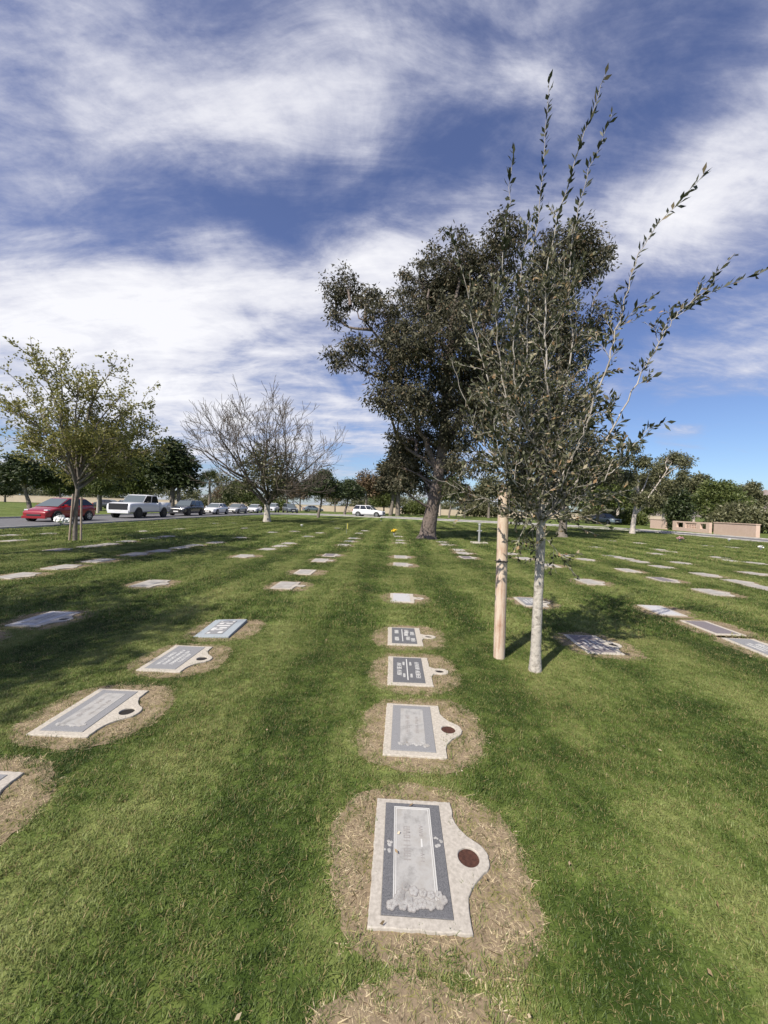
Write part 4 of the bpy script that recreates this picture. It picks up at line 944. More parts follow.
MARKERS = []     # (x, y, yaw, kind, patch) for the grass masks
def lay_marker(loc, kind, patch, label, slab='mid', style='none', seed=0, group='flat grave markers in the lawn'):
    rng = np.random.default_rng(seed + 100); yaw = R(-2.0 + rng.normal(0, 1.0)) if kind != 'hero' else R(-2.2)
    o = empty('grave_marker', (loc.x, loc.y, 0), yaw, label, 'grave marker', group)
    cm = M['concrete'] if rng.random() < .7 else M['concrete_grey']
    real = 'lobe' if kind == 'hero' else kind
    if kind == 'raised':
        mobj('granite_block', poly_solid('granite_block', [border_outline('plain', rng, .0006)], 0, SLZ + .019, .004), M['granite_blue'], o)
        o.rotation_euler = (R(1.2), R(-2.2), yaw); o.location.z = -.012
    else:
        so_ = rect(-.160, .142, -.285, .300)
        holes = [so_]
        if real == 'lobe': holes.append(circle(HX + .045, .0, .052, .052))
        if real == 'ring': holes.append(circle(HX + .095, .0, .042, .034))
        mobj('concrete_border', poly_solid('concrete_border', [border_outline(real, rng)] + holes, -.05, .018, .004), cm, o)
        bm = bmesh.new(); add_box(bm, -.161, .143, -.286, .301, -.03, SLZ)
        bmesh.ops.bevel(bm, geom=[e for e in bm.edges if all(v.co.z > 0 for v in e.verts)], offset=.002, segments=1, affect='EDGES')
        mobj('granite_slab', bm_mesh('granite_slab', bm), M['granite'] if kind == 'hero' else M[SLAB[slab]], o)
        if real in ('lobe', 'ring'):
            rx = .051 if real == 'lobe' else .040; cx = HX + (.045 if real == 'lobe' else .095)
            bm = bmesh.new(); rusty = kind == 'hero' or 'rusty' in label
            add_cyl(bm, Matrix.Translation((cx, 0, -.05)), rx, rx, .05 + (.009 if rusty else .0075), 24)
            mobj('vase_cap' if rusty else 'vase_hole', bm_mesh('vase_cap', bm), M['rust'] if rusty else M['hole'], o)  # an empty hole is a solid plug, its depth shade put into the colour
    if kind == 'hero': hero_details(o, rng)
    else: marker_details(o, style, rng)
    if kind == 'hero': o.scale = (.955, 1.0, 1.0)
    MARKERS.append((loc.x, loc.y, yaw, kind, patch))
    return o
for i, a_ in enumerate(NEAR): lay_marker(*a_, seed=i)

# the distant ones: one low-detail marker per look, then copies
def far_proto(slab, cm, kind):
    rng = np.random.default_rng(9)
    a = poly_solid('concrete_border', [border_outline(kind, rng)], -.05, .016, .003); a.materials.append(M[cm])
    bm = bmesh.new(); add_box(bm, -.16, .142, -.285, .30, .01, .019); b = bm_mesh('granite_slab', bm); b.materials.append(M[slab])
    return a, b
FP = [far_proto(*q) for q in (('granite_far', 'concrete_far', 'lobe'), ('granite_far', 'concrete_far', 'lobe'), ('granite_mid', 'concrete_far', 'ring'), ('granite_far', 'concrete', 'plain'), ('granite_mauve', 'concrete_far', 'lobe'), ('granite_far', 'concrete_far', 'ring'))]
FPN = ['pale', 'pale', 'grey', 'pale', 'mauve-grey', 'pale']
rows = {}
for (x, y, yaw, k, p) in MARKERS: rows.setdefault(round((x - .15 - .033 * y) / 2.35), []).append((y, None))
fl_ = []
for i, (px, py, p) in enumerate(FAR):
    g = ground(px, py); c = round((g.x - .15 - .033 * g.y) / 2.35); rows.setdefault(c, []).append((g.y, i)); fl_.append((g, c, p))
for c in rows: rows[c].sort(key=lambda q: q[0])
rr_ = random.Random(4)
for i, (g, c, p) in enumerate(fl_):
    k = rr_.choice((0, 0, 1, 2, 3, 4, 5)); a, b = FP[k]
    pos = [q[1] for q in rows[c]].index(i)
    side = 'centre line' if c == 0 else (('line just %s of centre' if abs(c) == 1 else ORD[abs(c) - 1] + ' line %s of centre') % ('left' if c < 0 else 'right'))
    lab = '%s flat grave marker, %s from the camera in the %s' % (FPN[k], ORD[pos], side)
    if pos == 0: lab = '%s flat grave marker, the nearest stone of the %s' % (FPN[k], side)
    yaw = R(-2.0 + rr_.gauss(0, 1.0))
    o = empty('grave_marker', (g.x, g.y, rr_.uniform(0, .012)), yaw, lab, 'grave marker', 'flat grave markers in the lawn')
    mobj('concrete_border', a, None, o); mobj('granite_slab', b, None, o)
    MARKERS.append((g.x, g.y, yaw, 'lobe', (1.15 if p else .5) * rr_.uniform(.85, 1.15)))
# worn patches whose stones lie outside the picture
MARKERS.append((.13, .83, 0.0, 'bare', 1.05)); MARKERS.append((-4.75, 4.2, 0.0, 'bare', .9))

# ------------------------------------------------------------------ dead patches round the stones
PR = np.random.default_rng(1)
PHASE = PR.uniform(0, 6.28, (len(MARKERS), 3)); PAMP = PR.uniform(.6, 1.2, (len(MARKERS), 3))
def patch_r(i, th):
    k = MARKERS[i][4]; a, b = .30 + .145 * k, .335 + .115 * k
    e = 2.7
    r = (np.abs(np.cos(th) / a) ** e + np.abs(np.sin(th) / b) ** e) ** (-1 / e)
    n = .045 * PAMP[i, 0] * np.sin(2 * th + PHASE[i, 0]) + .03 * PAMP[i, 1] * np.sin(5 * th + PHASE[i, 1]) + .020 * PAMP[i, 2] * np.sin(11 * th + PHASE[i, 2]) + .014 * PAMP[i, 0] * np.sin(23 * th + PHASE[i, 1]) + .010 * PAMP[i, 1] * np.sin(37 * th + PHASE[i, 0])
    return r * (1 + n)
PCX = .055
for i, (x, y, yaw, kind, k) in enumerate(MARKERS):
    if k < .3: continue
    n = 160; th = np.linspace(0, 2 * np.pi, n, endpoint=False); r = patch_r(i, th) * 1.03
    v = np.c_[PCX + r * np.cos(th), r * np.sin(th), np.zeros(n)]
    me = bpy.data.meshes.new('dead_grass_patch'); me.from_pydata([(PCX, 0, 0)] + [tuple(q) for q in v], [], [(0, 1 + j, 1 + (j + 1) % n) for j in range(n)]); me.materials.append(M['soil'])
    o = link(bpy.data.objects.new('dead_grass_patch', me)); o.location = (x, y, .005); o.rotation_euler = (0, 0, yaw); tag(o, kind='structure')

def in_patch(P):
    """for lawn points: (inside dead patch, on or touching the stone, edge distance)"""
    dead = np.zeros(len(P), bool); stone = np.zeros(len(P), bool); edge = np.full(len(P), 9.0)
    for i, (x, y, yaw, kind, k) in enumerate(MARKERS):
        d = P - np.array([x, y]); m = np.nonzero((np.abs(d[:, 0]) < 1) & (np.abs(d[:, 1]) < 1))[0]
        if len(m) == 0: continue
        c, s = math.cos(-yaw), math.sin(-yaw); u = d[m, 0] * c - d[m, 1] * s; v = d[m, 0] * s + d[m, 1] * c
        th = np.arctan2(v, u - PCX); rr = np.hypot(u - PCX, v); dead[m] |= rr < patch_r(i, th)
        if kind == 'bare': continue
        e = np.maximum(np.abs(u) - HX, np.abs(v) - HY); e = np.minimum(e, np.hypot(u - HX - .055, v) - .10)
        stone[m] |= e < .004; edge[m] = np.minimum(edge[m], e)
    return dead, stone, edge

# ------------------------------------------------------------------ grass
def clump(name, rng, nb, rad, h, w, seg=3, lean=.5, lie=0.0, mat='blade'):
    V, Fc = [], []; off = 0
    for i in range(nb):
        a = rng.uniform(0, 6.283); rr = rad * math.sqrt(rng.random()); p = np.array([rr * math.cos(a), rr * math.sin(a), -.004])
        az = rng.uniform(0, 6.283); d = np.array([math.cos(az), math.sin(az), 0]); sd_ = np.array([-d[1], d[0], 0]); hh = h * rng.uniform(.55, 1.15); ww = w * rng.uniform(.7, 1.2)
        l = (lean * rng.uniform(.2, 1.3)) if not lie else rng.uniform(1.0, 2.2)
        vz = 1.0 if not lie else rng.uniform(.08, .45)
        for s in range(seg + 1):
            t = s / seg; c = p + d * hh * l * t * t + np.array([0, 0, hh * vz * (t - .25 * l * t * t * (0 if lie else 1))])
            k = ww * (1 - t ** 1.6) * .5
            if s < seg: V += [c - sd_ * k, c + sd_ * k]
            else: V.append(c)
        for s in range(seg - 1): Fc.append((off + 2 * s, off + 2 * s + 1, off + 2 * s + 3, off + 2 * s + 2))
        Fc.append((off + 2 * seg - 2, off + 2 * seg - 1, off + 2 * seg)); off += 2 * seg + 1
    me = bpy.data.meshes.new(name); me.from_pydata([tuple(v) for v in V], [], Fc); me.materials.append(M[mat])
    return bpy.data.objects.new(name, me)

def scatter(name, pts, rotz, scl, idx, objs, label, cat, tilt=None):
    col = bpy.data.collections.new(name + '_sources')
    for i, o in enumerate(objs): o.name = 'a%02d_%s' % (i, name); col.objects.link(o)
    me = bpy.data.meshes.new(name); n = len(pts); me.vertices.add(n); me.vertices.foreach_set('co', np.asarray(pts, np.float32).ravel())
    rot = np.zeros((n, 3), np.float32); rot[:, 2] = rotz
    if tilt is not None: rot[:, :2] = tilt
    for nm, ty, arr, key in (('rot', 'FLOAT_VECTOR', rot, 'vector'), ('scl', 'FLOAT_VECTOR', np.asarray(scl, np.float32), 'vector'), ('idx', 'INT', np.asarray(idx, np.int32), 'value')):
        at_ = me.attributes.new(nm, ty, 'POINT'); at_.data.foreach_set(key, arr.ravel())
    ob = link(bpy.data.objects.new(name, me)); tag(ob, label, cat, kind='stuff')
    g = bpy.data.node_groups.new(name, 'GeometryNodeTree'); g.interface.new_socket('Geometry', in_out='INPUT', socket_type='NodeSocketGeometry'); g.interface.new_socket('Geometry', in_out='OUTPUT', socket_type='NodeSocketGeometry')
    nd = g.nodes; i_ = nd.new('NodeGroupInput'); o_ = nd.new('NodeGroupOutput'); ci = nd.new('GeometryNodeCollectionInfo'); ci.inputs['Collection'].default_value = col; ci.inputs['Separate Children'].default_value = True; ci.inputs['Reset Children'].default_value = True
    ip = nd.new('GeometryNodeInstanceOnPoints'); ip.inputs['Pick Instance'].default_value = True
    def na(nm, ty): q = nd.new('GeometryNodeInputNamedAttribute'); q.data_type = ty; q.inputs['Name'].default_value = nm; return q
    r, s, x = na('rot', 'FLOAT_VECTOR'), na('scl', 'FLOAT_VECTOR'), na('idx', 'INT')
    e2r = nd.new('FunctionNodeEulerToRotation'); L = g.links.new
    L(i_.outputs[0], ip.inputs['Points']); L(ci.outputs[0], ip.inputs['Instance']); L(x.outputs[0], ip.inputs['Instance Index']); L(r.outputs[0], e2r.inputs[0]); L(e2r.outputs[0], ip.inputs['Rotation']); L(s.outputs[0], ip.inputs['Scale']); L(ip.outputs[0], o_.inputs[0])
    md = ob.modifiers.new('scatter', 'NODES'); md.node_group = g
    return ob

def jgrid(rng, y0, y1, step, slope, pad):
    ys = np.arange(y0, y1, step); out = []
    for y in ys:
        h = max(y, .3) * slope + pad; xs = np.arange(-h, h, step); out.append(np.c_[xs, np.full(len(xs), y)])
    P = np.concatenate(out); return P + rng.uniform(-.5, .5, P.shape) * step

def dead_edge(P):
    """chance that a green clump survives: high at the rim of a dead patch, none well inside"""
    best = np.zeros(len(P))
    for i, (x, y, yaw, kind, k) in enumerate(MARKERS):
        d = P - np.array([x, y]); m = np.nonzero((np.abs(d[:, 0]) < 1) & (np.abs(d[:, 1]) < 1))[0]
        if len(m) == 0: continue
        c, s = math.cos(-yaw), math.sin(-yaw); u = d[m, 0] * c - d[m, 1] * s - PCX; v = d[m, 0] * s + d[m, 1] * c
        q = np.hypot(u, v) / patch_r(i, np.arctan2(v, u))
        best[m] = np.maximum(best[m], np.where(q < 1, np.clip((q - .82) / .18, 0, 1) ** 1.4 * .85, 0))
    return best

def grass():
    rng = np.random.default_rng(2)
    near = [clump('n', rng, 62, .042, .024, .0036, 3, 1.05) for _ in range(5)]
    thin = [clump('t', rng, 16, .04, .030, .003, 3, .6) for _ in range(2)]
    mid = [clump('m', rng, 130, .12, .036, .0066, 2, .8) for _ in range(4)]
    far = [clump('f', rng, 150, .30, .050, .016, 2, .55) for _ in range(4)]
    P0 = jgrid(rng, .1, 5.2, .043, 1.06, 2.0); P1 = jgrid(rng, 5.2, 14, .115, 1.06, 2.2); P2 = jgrid(rng, 14, 46, .33, 1.06, 2.5)
    allP, RZ, SC, IX = [], [], [], []
    sx = []
    for P, o0, n, base in ((P0, 0, 5, 1.0), (P1, 7, 4, 1.0), (P2, 11, 4, 1.0)):
        if P is P2: P = P[(P[:, 0] > -18.0) & (P[:, 0] < 26.4)]
        # keep inside the loop of the kerb
        if P is not P0 and P is not P1:
            pass
        dead, stone, edge = in_patch(P)
        fade = dead_edge(P) * (1.0 if P is P0 else .35); keep = (~dead | (rng.random(len(P)) < fade)) & ~stone
        k = keep.sum(); Q = P[keep]; q = rng.normal(1, .13, k)
        lane = np.sin((Q[:, 0] - .035 * Q[:, 1]) * 2 * np.pi / 1.55)
        allP.append(Q); RZ.append(rng.uniform(0, 6.283, k)); SC.append(np.c_[q, q, q * (1 + .14 * lane + rng.normal(0, .16, k))]); IX.append(o0 + rng.integers(0, n, k))
        if P is P0:
            s = dead & ~stone & (rng.random(len(P)) < np.where(edge < .045, .85, .50)); Q = P[s]; k = len(Q)
            allP.append(Q); RZ.append(rng.uniform(0, 6.283, k)); SC.append(np.repeat(rng.normal(.85, .2, (k, 1)), 3, 1) * np.where(edge[s] < .045, 1.3, .9)[:, None]); IX.append(5 + rng.integers(0, 2, k))
        if P is P1:
            s = dead & ~stone & (rng.random(len(P)) < .15); Q = P[s]; k = len(Q)
            allP.append(Q); RZ.append(rng.uniform(0, 6.283, k)); SC.append(np.repeat(rng.normal(.5, .1, (k, 1)), 3, 1)); IX.append(7 + rng.integers(0, 4, k))
    P = np.concatenate(allP); print('grass points', len(P))
    tilt = rng.normal(0, .12, (len(P), 2))
    scatter('grass', np.c_[P, np.zeros(len(P))], np.concatenate(RZ), np.concatenate(SC), np.concatenate(IX), near + thin + mid + far, 'mown green lawn of short grass blades over the whole cemetery', 'grass', tilt)
    # straw in the dead patches
    st = [clump('s', rng, 20, .05, .026, .0052, 2, .8, 1, 'straw') for _ in range(6)] + [clump('sm', rng, 60, .10, .030, .009, 2, .8, 1, 'straw') for _ in range(4)]
    A = jgrid(rng, .55, 5.2, .029, 1.06, .75); B = jgrid(rng, 5.2, 20, .075, 1.06, .6); d, s, e = in_patch(A); A = A[d & ~s]; d, s, e = in_patch(B); B = B[d & ~s & (e > .04)]
    n1, n2 = len(A), len(B); print('straw', n1, n2)
    scatter('dead_grass', np.r_[np.c_[A, np.full(n1, .004)], np.c_[B, np.full(n2, .004)]], rng.uniform(0, 6.28, n1 + n2), np.repeat(rng.normal(.95, .18, (n1 + n2, 1)), 3, 1), np.r_[rng.integers(0, 6, n1), 6 + rng.integers(0, 4, n2)], st, 'dry straw-coloured dead grass in the patches round the stones', 'dead grass')
    # fallen leaves
    n = 150; y = 1.2 + 14 * rng.random(n) ** 1.5; x = (rng.uniform(-1, 1, n)) * (y * 1.02 + .4); x = np.where(rng.random(n) < .55, np.abs(x), x)
    P = np.c_[x, y, np.full(n, .036)]; v, f = leaf_quads(rng, P, np.c_[rng.normal(size=(n, 2)), rng.normal(0, .2, n)], .024, .012, .5)
    lm = leaf_mat('fallen_leaf', [(0, (.18, .12, .06)), (.6, (.32, .24, .14)), (1, (.55, .47, .34))], transl=.1)
    tag(mobj('fallen_leaves', np_mesh('fallen_leaves', v, f), lm), 'small pale dry leaves scattered over the grass', 'leaves', kind='stuff')
grass()

# ------------------------------------------------------------------ cars (local x forward, y sideways)
def car_parts(spec):
    L, Wd, H = spec['L'], spec['W'], spec['H']; hw = Wd / 2; zb = spec.get('zb', .24); P = {}
    prof = spec['prof']          # (x fraction, top z, half width factor)
    bm = bmesh.new(); rings = []
    for fx, zt, kw in prof:
        x = L * fx; w = hw * kw; pts = [(w * .86, zb), (w * .97, zb + .10), (w, zb + .32), (w * .985, max(zt - .10, zb + .36)), (w * .90, zt - .015), (w * .5, zt + .012)]
        full = [(y, q) for y, q in pts] + [(-y, q) for y, q in pts[::-1]]
        rings.append([bm.verts.new((x, y, q)) for y, q in full])
    for a, b in zip(rings[:-1], rings[1:]):
        n = len(a)
        for i in range(n):
            j = (i + 1) % n; bm.faces.new((a[i], a[j], b[j], b[i]))
    bm.faces.new(rings[0]); bm.faces.new(rings[-1][::-1])
    bmesh.ops.recalc_face_normals(bm, faces=bm.faces[:])
    tmp = bpy.data.objects.new('tmp', bm_mesh('tmp', bm)); C.objects.link(tmp); md = tmp.modifiers.new('s', 'SUBSURF'); md.levels = 2
    low = bpy.data.meshes.new_from_object(tmp.evaluated_get(bpy.context.evaluated_depsgraph_get())); bpy.data.objects.remove(tmp)
    bm = bmesh.new()
    # cabin
    xf, xrf, xrr, xb = [L * q for q in spec['cab']]; zf, zr = spec['belt']; wb, wr = hw * .90, hw * spec.get('roofw', .70)
    def hull(b, s=0.0):
        v = [b.verts.new(p) for p in ((xf, wb, zf - .03), (xf, -wb, zf - .03), (xb, -wb, zr - .03), (xb, wb, zr - .03), (xrf, wr, H - .05), (xrf, -wr, H - .05), (xrr, -wr, H - .05), (xrr, wr, H - .05), (xrf - .12, wr * .8, H), (xrf - .12, -wr * .8, H), (xrr + .12, -wr * .8, H), (xrr + .12, wr * .8, H))]
        for q in ((0, 1, 5, 4), (1, 2, 6, 5), (2, 3, 7, 6), (3, 0, 4, 7), (4, 5, 9, 8), (5, 6, 10, 9), (6, 7, 11, 10), (7, 4, 8, 11), (8, 9, 10, 11)): b.faces.new([v[i] for i in q])
    hull(bm)
    if spec.get('bed'):
        x0, x1, zz = L * spec['bed'][0], L * spec['bed'][1], spec['bed'][2]
        for s in (-1, 1): add_box(bm, x0, x1, s * hw * .95 - .06, s * hw * .95 + .05, zz - .75, zz + .02)
        add_box(bm, x0, x0 + .08, -hw * .87, hw * .87, zz - .3, zz + .02)
    bmesh.ops.recalc_face_normals(bm, faces=bm.faces[:])
    bmesh.ops.bevel(bm, geom=bm.edges[:], offset=.03, segments=2, affect='EDGES', clamp_overlap=True)
    bm.from_mesh(low)
    P['body'] = bm_mesh('body', bm)
    def quad(a, b, c, d, inset=.12, off=.012, sub=None):
        a, b, c, d = map(Vector, (a, b, c, d)); ce = (a + b + c + d) / 4; n = (b - a).cross(d - a).normalized()
        m_ = bmesh.new(); vs = [q + (ce - q) * inset + n * off for q in (a, b, c, d)]; back = [q - n * .02 for q in vs]
        A = [m_.verts.new(q) for q in vs]; B = [m_.verts.new(q) for q in back]; m_.faces.new(A); m_.faces.new(B[::-1])
        for i in range(4): m_.faces.new((A[i], B[i], B[(i + 1) % 4], A[(i + 1) % 4]))
        return bm_mesh('pane', m_)
    P['windshield'] = quad((xf, -wb, zf), (xf, wb, zf), (xrf, wr, H - .05), (xrf, -wr, H - .05), .07)
    P['rear_window'] = quad((xb, wb, zr), (xb, -wb, zr), (xrr, -wr, H - .05), (xrr, wr, H - .05), .12)
    sw = []
    for s in (1, -1):
        lerp = lambda a, b, t: tuple(a[i] + (b[i] - a[i]) * t for i in range(3))
        b0, b1, t0, t1 = (xf, s * wb, zf), (xb, s * wb, zr), (xrf, s * wr, H - .05), (xrr, s * wr, H - .05)
        nwin = spec.get('nwin', 2)
        for k in range(nwin):
            f0, f1 = k / nwin, (k + 1) / nwin; q = [lerp(b0, b1, f0), lerp(b0, b1, f1), lerp(t0, t1, f1), lerp(t0, t1, f0)]
            if s == 1: q = [q[1], q[0], q[3], q[2]]
            sw.append(quad(*q, .10, .012))
    P['side_window'] = sw
    return P, xf, zf, wb

def wheel_meshes(r, w):
    bm = bmesh.new(); add_cyl(bm, Matrix.Rotation(R(90), 4, 'X') @ Matrix.Translation((0, 0, -w / 2)), r, r, w, 24); bmesh.ops.bevel(bm, geom=[e for e in bm.edges if abs(e.verts[0].co.y - e.verts[1].co.y) < 1e-5], offset=.03, segments=2, affect='EDGES'); t = bm_mesh('tyre', bm); t.materials.append(M['rubber'])
    bm = bmesh.new()
    for s in (-1, 1):
        y = s * (w / 2 + .004); add_cyl(bm, Matrix.Translation((0, y, 0)) @ Matrix.Rotation(R(-90 * s), 4, 'X') @ Matrix.Translation((0, 0, -.012)), r * .2, r * .16, .014, 12)
        for k in range(6):
            add_box(bm, -.035, .035, y - .006 if s > 0 else y - .004, y + .004 if s > 0 else y + .006, r * .15, r * .64, Matrix.Rotation(k * math.pi / 3, 4, 'Y'))
        n = 20; ro, ri = r * .68, r * .6
        for i in range(n):
            a0, a1 = 2 * math.pi * i / n, 2 * math.pi * (i + 1) / n
            q = [(ro * math.cos(a0), y, ro * math.sin(a0)), (ro * math.cos(a1), y, ro * math.sin(a1)), (ri * math.cos(a1), y, ri * math.sin(a1)), (ri * math.cos(a0), y, ri * math.sin(a0))]
            bm.faces.new([bm.verts.new(p) for p in q])
    return t, bm_mesh('rim', bm)

SPECS = {
    'hatch': dict(L=4.05, W=1.74, H=1.52, zb=.22, cab=(.285, .03, -.33, -.485), belt=(.93, 1.02), wheels=(.315, -.315, .315), nwin=2,
                  prof=((.5, .52, .72), (.485, .66, .86), (.44, .74, .95), (.30, .90, .99), (.22, .95, 1), (0, .97, 1), (-.3, 1.02, 1), (-.44, 1.04, .97), (-.49, .95, .92), (-.5, .6, .86))),
    'sedan': dict(rnd=1, L=4.75, W=1.83, H=1.45, zb=.2, cab=(.22, .04, -.26, -.40), belt=(.90, .98), wheels=(.30, -.29, .33), nwin=2,
                  prof=((.5, .50, .74), (.485, .66, .88), (.44, .74, .96), (.3, .86, .99), (.2, .92, 1), (0, .95, 1), (-.3, 1.0, 1), (-.42, 1.02, .96), (-.49, .96, .9), (-.5, .55, .84))),
    'suv': dict(L=4.75, W=1.9, H=1.72, zb=.26, cab=(.22, .06, -.40, -.485), belt=(1.06, 1.12), wheels=(.30, -.30, .36), nwin=3, roofw=.76,
                prof=((.5, .60, .8), (.485, .84, .92), (.44, .94, .97), (.3, 1.03, .99), (.2, 1.08, 1), (0, 1.1, 1), (-.3, 1.12, 1), (-.45, 1.12, .98), (-.49, 1.05, .95), (-.5, .6, .9))),
    'pickup': dict(L=5.95, W=2.03, H=1.98, zb=.42, cab=(.205, .10, -.15, -.185), belt=(1.26, 1.29), wheels=(.315, -.305, .42), nwin=2, roofw=.84, bed=(-.49, -.17, 1.34),
                   prof=((.5, .75, .9), (.494, 1.20, .96), (.47, 1.27, .985), (.3, 1.31, 1), (.18, 1.32, 1), (0, 1.31, 1), (-.18, 1.31, 1), (-.19, .98, 1), (-.47, .98, 1), (-.5, .96, .98))),
}
CARC = {}
def car(kind, x, y, rz, paint, label, rim='alloy', group='cars on the cemetery road', name=None, s=1.0):
    sp = SPECS[kind]
    if kind not in CARC: CARC[kind] = (car_parts(sp), wheel_meshes(sp['wheels'][2], .22))
    (P, xf, zf, wb), (ty, rm) = CARC[kind]
    L, hw, zb = sp['L'], sp['W'] / 2, sp['zb']
    o = empty(name or {'hatch': 'hatchback_car', 'sedan': 'saloon_car', 'suv': 'suv_car', 'pickup': 'pickup_truck'}[kind], (x, y, .014), rz, label, 'pickup truck' if kind == 'pickup' else 'car', group); o.scale = (s, s, s)
    me = P['body'].copy(); mobj('body', me, M[paint], o, smooth=True)
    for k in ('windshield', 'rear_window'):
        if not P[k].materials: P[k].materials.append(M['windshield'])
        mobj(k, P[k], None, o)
    for w in P['side_window']:
        if not w.materials: w.materials.append(M['glass'])
        mobj('side_window', w, None, o)
    rmc = rm.copy(); rmc.materials.append(M[rim]); r = sp['wheels'][2]
    for fx in sp['wheels'][:2]:
        for sy in (-1, 1):
            bm = bmesh.new(); add_cyl(bm, Matrix.Translation((L * fx, sy * (hw - .02), r + .01)) @ Matrix.Rotation(R(-90 * sy), 4, 'X') @ Matrix.Translation((0, 0, -.14)), r * 1.17, r * 1.17, .168, 24); mobj('wheel_arch', bm_mesh('wheel_arch', bm), M['blackplastic'], o)
            wh = link(bpy.data.objects.new('wheel', None), o); wh.location = (L * fx, sy * (hw - .075), r)
            mobj('tyre', ty, None, wh); mobj('rim', rmc, None, wh)
    def bx(nm, m, x0, x1, y0, y1, z0, z1):
        bm = bmesh.new(); add_box(bm, x0, x1, y0, y1, z0, z1); bmesh.ops.bevel(bm, geom=bm.edges[:], offset=.012, segments=1, affect='EDGES'); return mobj(nm, bm_mesh(nm, bm), M[m], o)
    hz = {'hatch': .70, 'sedan': .66, 'suv': .82, 'pickup': 1.04}[kind]
    for sy in (-1, 1):
        y0, y1 = sorted((sy * hw * (.80 if kind == 'pickup' else .56), sy * hw * .91))
        if kind == 'hatch': y0, y1 = sorted((sy * hw * .56, sy * hw * .84)); bx('headlight', 'lampglass', L * .40, L * .462, y0, y1, hz - .02, hz + .055)
        else: bx('headlight', 'lampglass', L * .44, L * .488 + .012, y0, y1, hz - .06, hz + (.09 if kind == 'pickup' else .05))
        y0, y1 = sorted((sy * hw * .68, sy * hw * .93)); bx('taillight', 'redlamp', -L * .5 - .012, -L * .47, y0, y1, hz, hz + .2)
        y0, y1 = sorted((sy * (hw * .9), sy * (hw + .13))); bx('mirror', 'blackplastic' if kind == 'pickup' else paint, xf - .56, xf - .44, y0, y1, zf + .03, zf + .15)
    g = {'hatch': (.30, .46), 'sedan': (.34, .56), 'suv': (.46, .76), 'pickup': (.68, 1.20)}[kind]
    bx('grille', 'blackplastic', L * .488, L * .5 + .014, -hw * (.5 if kind != 'pickup' else .76), hw * (.5 if kind != 'pickup' else .76), *g)
    bx('bumper', paint if kind in ('pickup', 'hatch') else 'blackplastic', L * .47, L * .5 + .02, -hw * .84, hw * .84, zb - .02, zb + (.13 if kind != 'pickup' else .24))
    if kind != 'hatch': bx('number_plate', 'plate', L * .5 + .015, L * .5 + .026, -.26, .26, g[0] - .04 if kind != 'pickup' else .56, g[0] + .08 if kind != 'pickup' else .68)
    return o
DN = -math.pi / 2       # driving towards the camera
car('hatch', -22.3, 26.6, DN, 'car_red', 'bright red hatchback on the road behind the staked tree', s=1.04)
car('pickup', -22.4, 35.5, DN, 'car_white', 'white crew-cab pickup truck with black wheels and dark grille', rim='blackrim', s=1.04)
car('suv', -22.3, 43.6, DN, 'car_black', 'black car right behind the white pickup', rim='blackrim')
car('sedan', -22.1, 50.5, DN, 'car_white', 'white saloon between the black car and the silver car')
car('sedan', -21.9, 57.2, DN, 'car_silver', 'silver saloon left of the leafless tree trunk')
car('sedan', -21.6, 64.2, DN + .1, 'car_white', 'second white saloon, just left of the leafless tree trunk', s=.98)
car('suv', -20.2, 69.5, DN + .1, 'car_white', 'white car just right of the leafless tree trunk')
car('suv', -17.2, 70.5, DN + .5, 'car_grey', 'dark grey wagon at the head of the far bend, right of the leafless tree trunk')
car('sedan', -17.0, 92, .5, 'car_blue', 'small grey-blue car far off between the leafless tree and the round tree')
car('suv', -2.4, 61.5, -.25, 'car_white', 'white SUV crossing on the far road, in side view', s=1.06)
car('suv', 36.3, 63, DN + .25, 'car_blue', 'slate-coloured car far off, left of the white-barked leaning gum')
car('sedan', -44, 62, .0, 'car_black', 'dark car parked far off, seen over the roof of the red hatchback')
car('sedan', -47, 72, .0, 'car_grey', 'grey car parked far off between the red hatchback and the pickup')
car('sedan', -43.5, 64.5, 2.6, 'car_silver', 'silver car parked far off just left of the pickup')

# ------------------------------------------------------------------ walls, houses
def wall_run(name, pts, h, th, mat, label, cap=None, group=None, z0=-.1):
    o = empty(name, (pts[0][0], pts[0][1], 0), 0, label, 'wall', group); a = Vector((*pts[0], 0)); b = Vector((*pts[1], 0)); d = (b - a); L = d.length; Mx = Matrix.Rotation(math.atan2(d.y, d.x), 4, 'Z')
    bm = bmesh.new(); add_box(bm, 0, L, -th / 2, th / 2, z0, h, Mx); mobj('wall_panel', bm_mesh('wall_panel', bm), M[mat], o)
    bm = bmesh.new(); add_box(bm, -.04, L + .04, -th / 2 - .04, th / 2 + .04, h + .002, h + .07, Mx); mobj('coping', bm_mesh('coping', bm), M[cap or mat], o)
    return o, Mx, L
wall_run('stucco_wall', [(32.1, 33.0), (33.1, 38.4)], 1.12, .3, 'stucco', 'long plain pink stucco wall at the right edge', group='pink walls by the road')
wall_run('stucco_wall', [(34.6, 47.0), (34.9, 50.2)], 1.15, .3, 'stucco', 'short pink wall block left of the dark upright shrub', group='pink walls by the road')
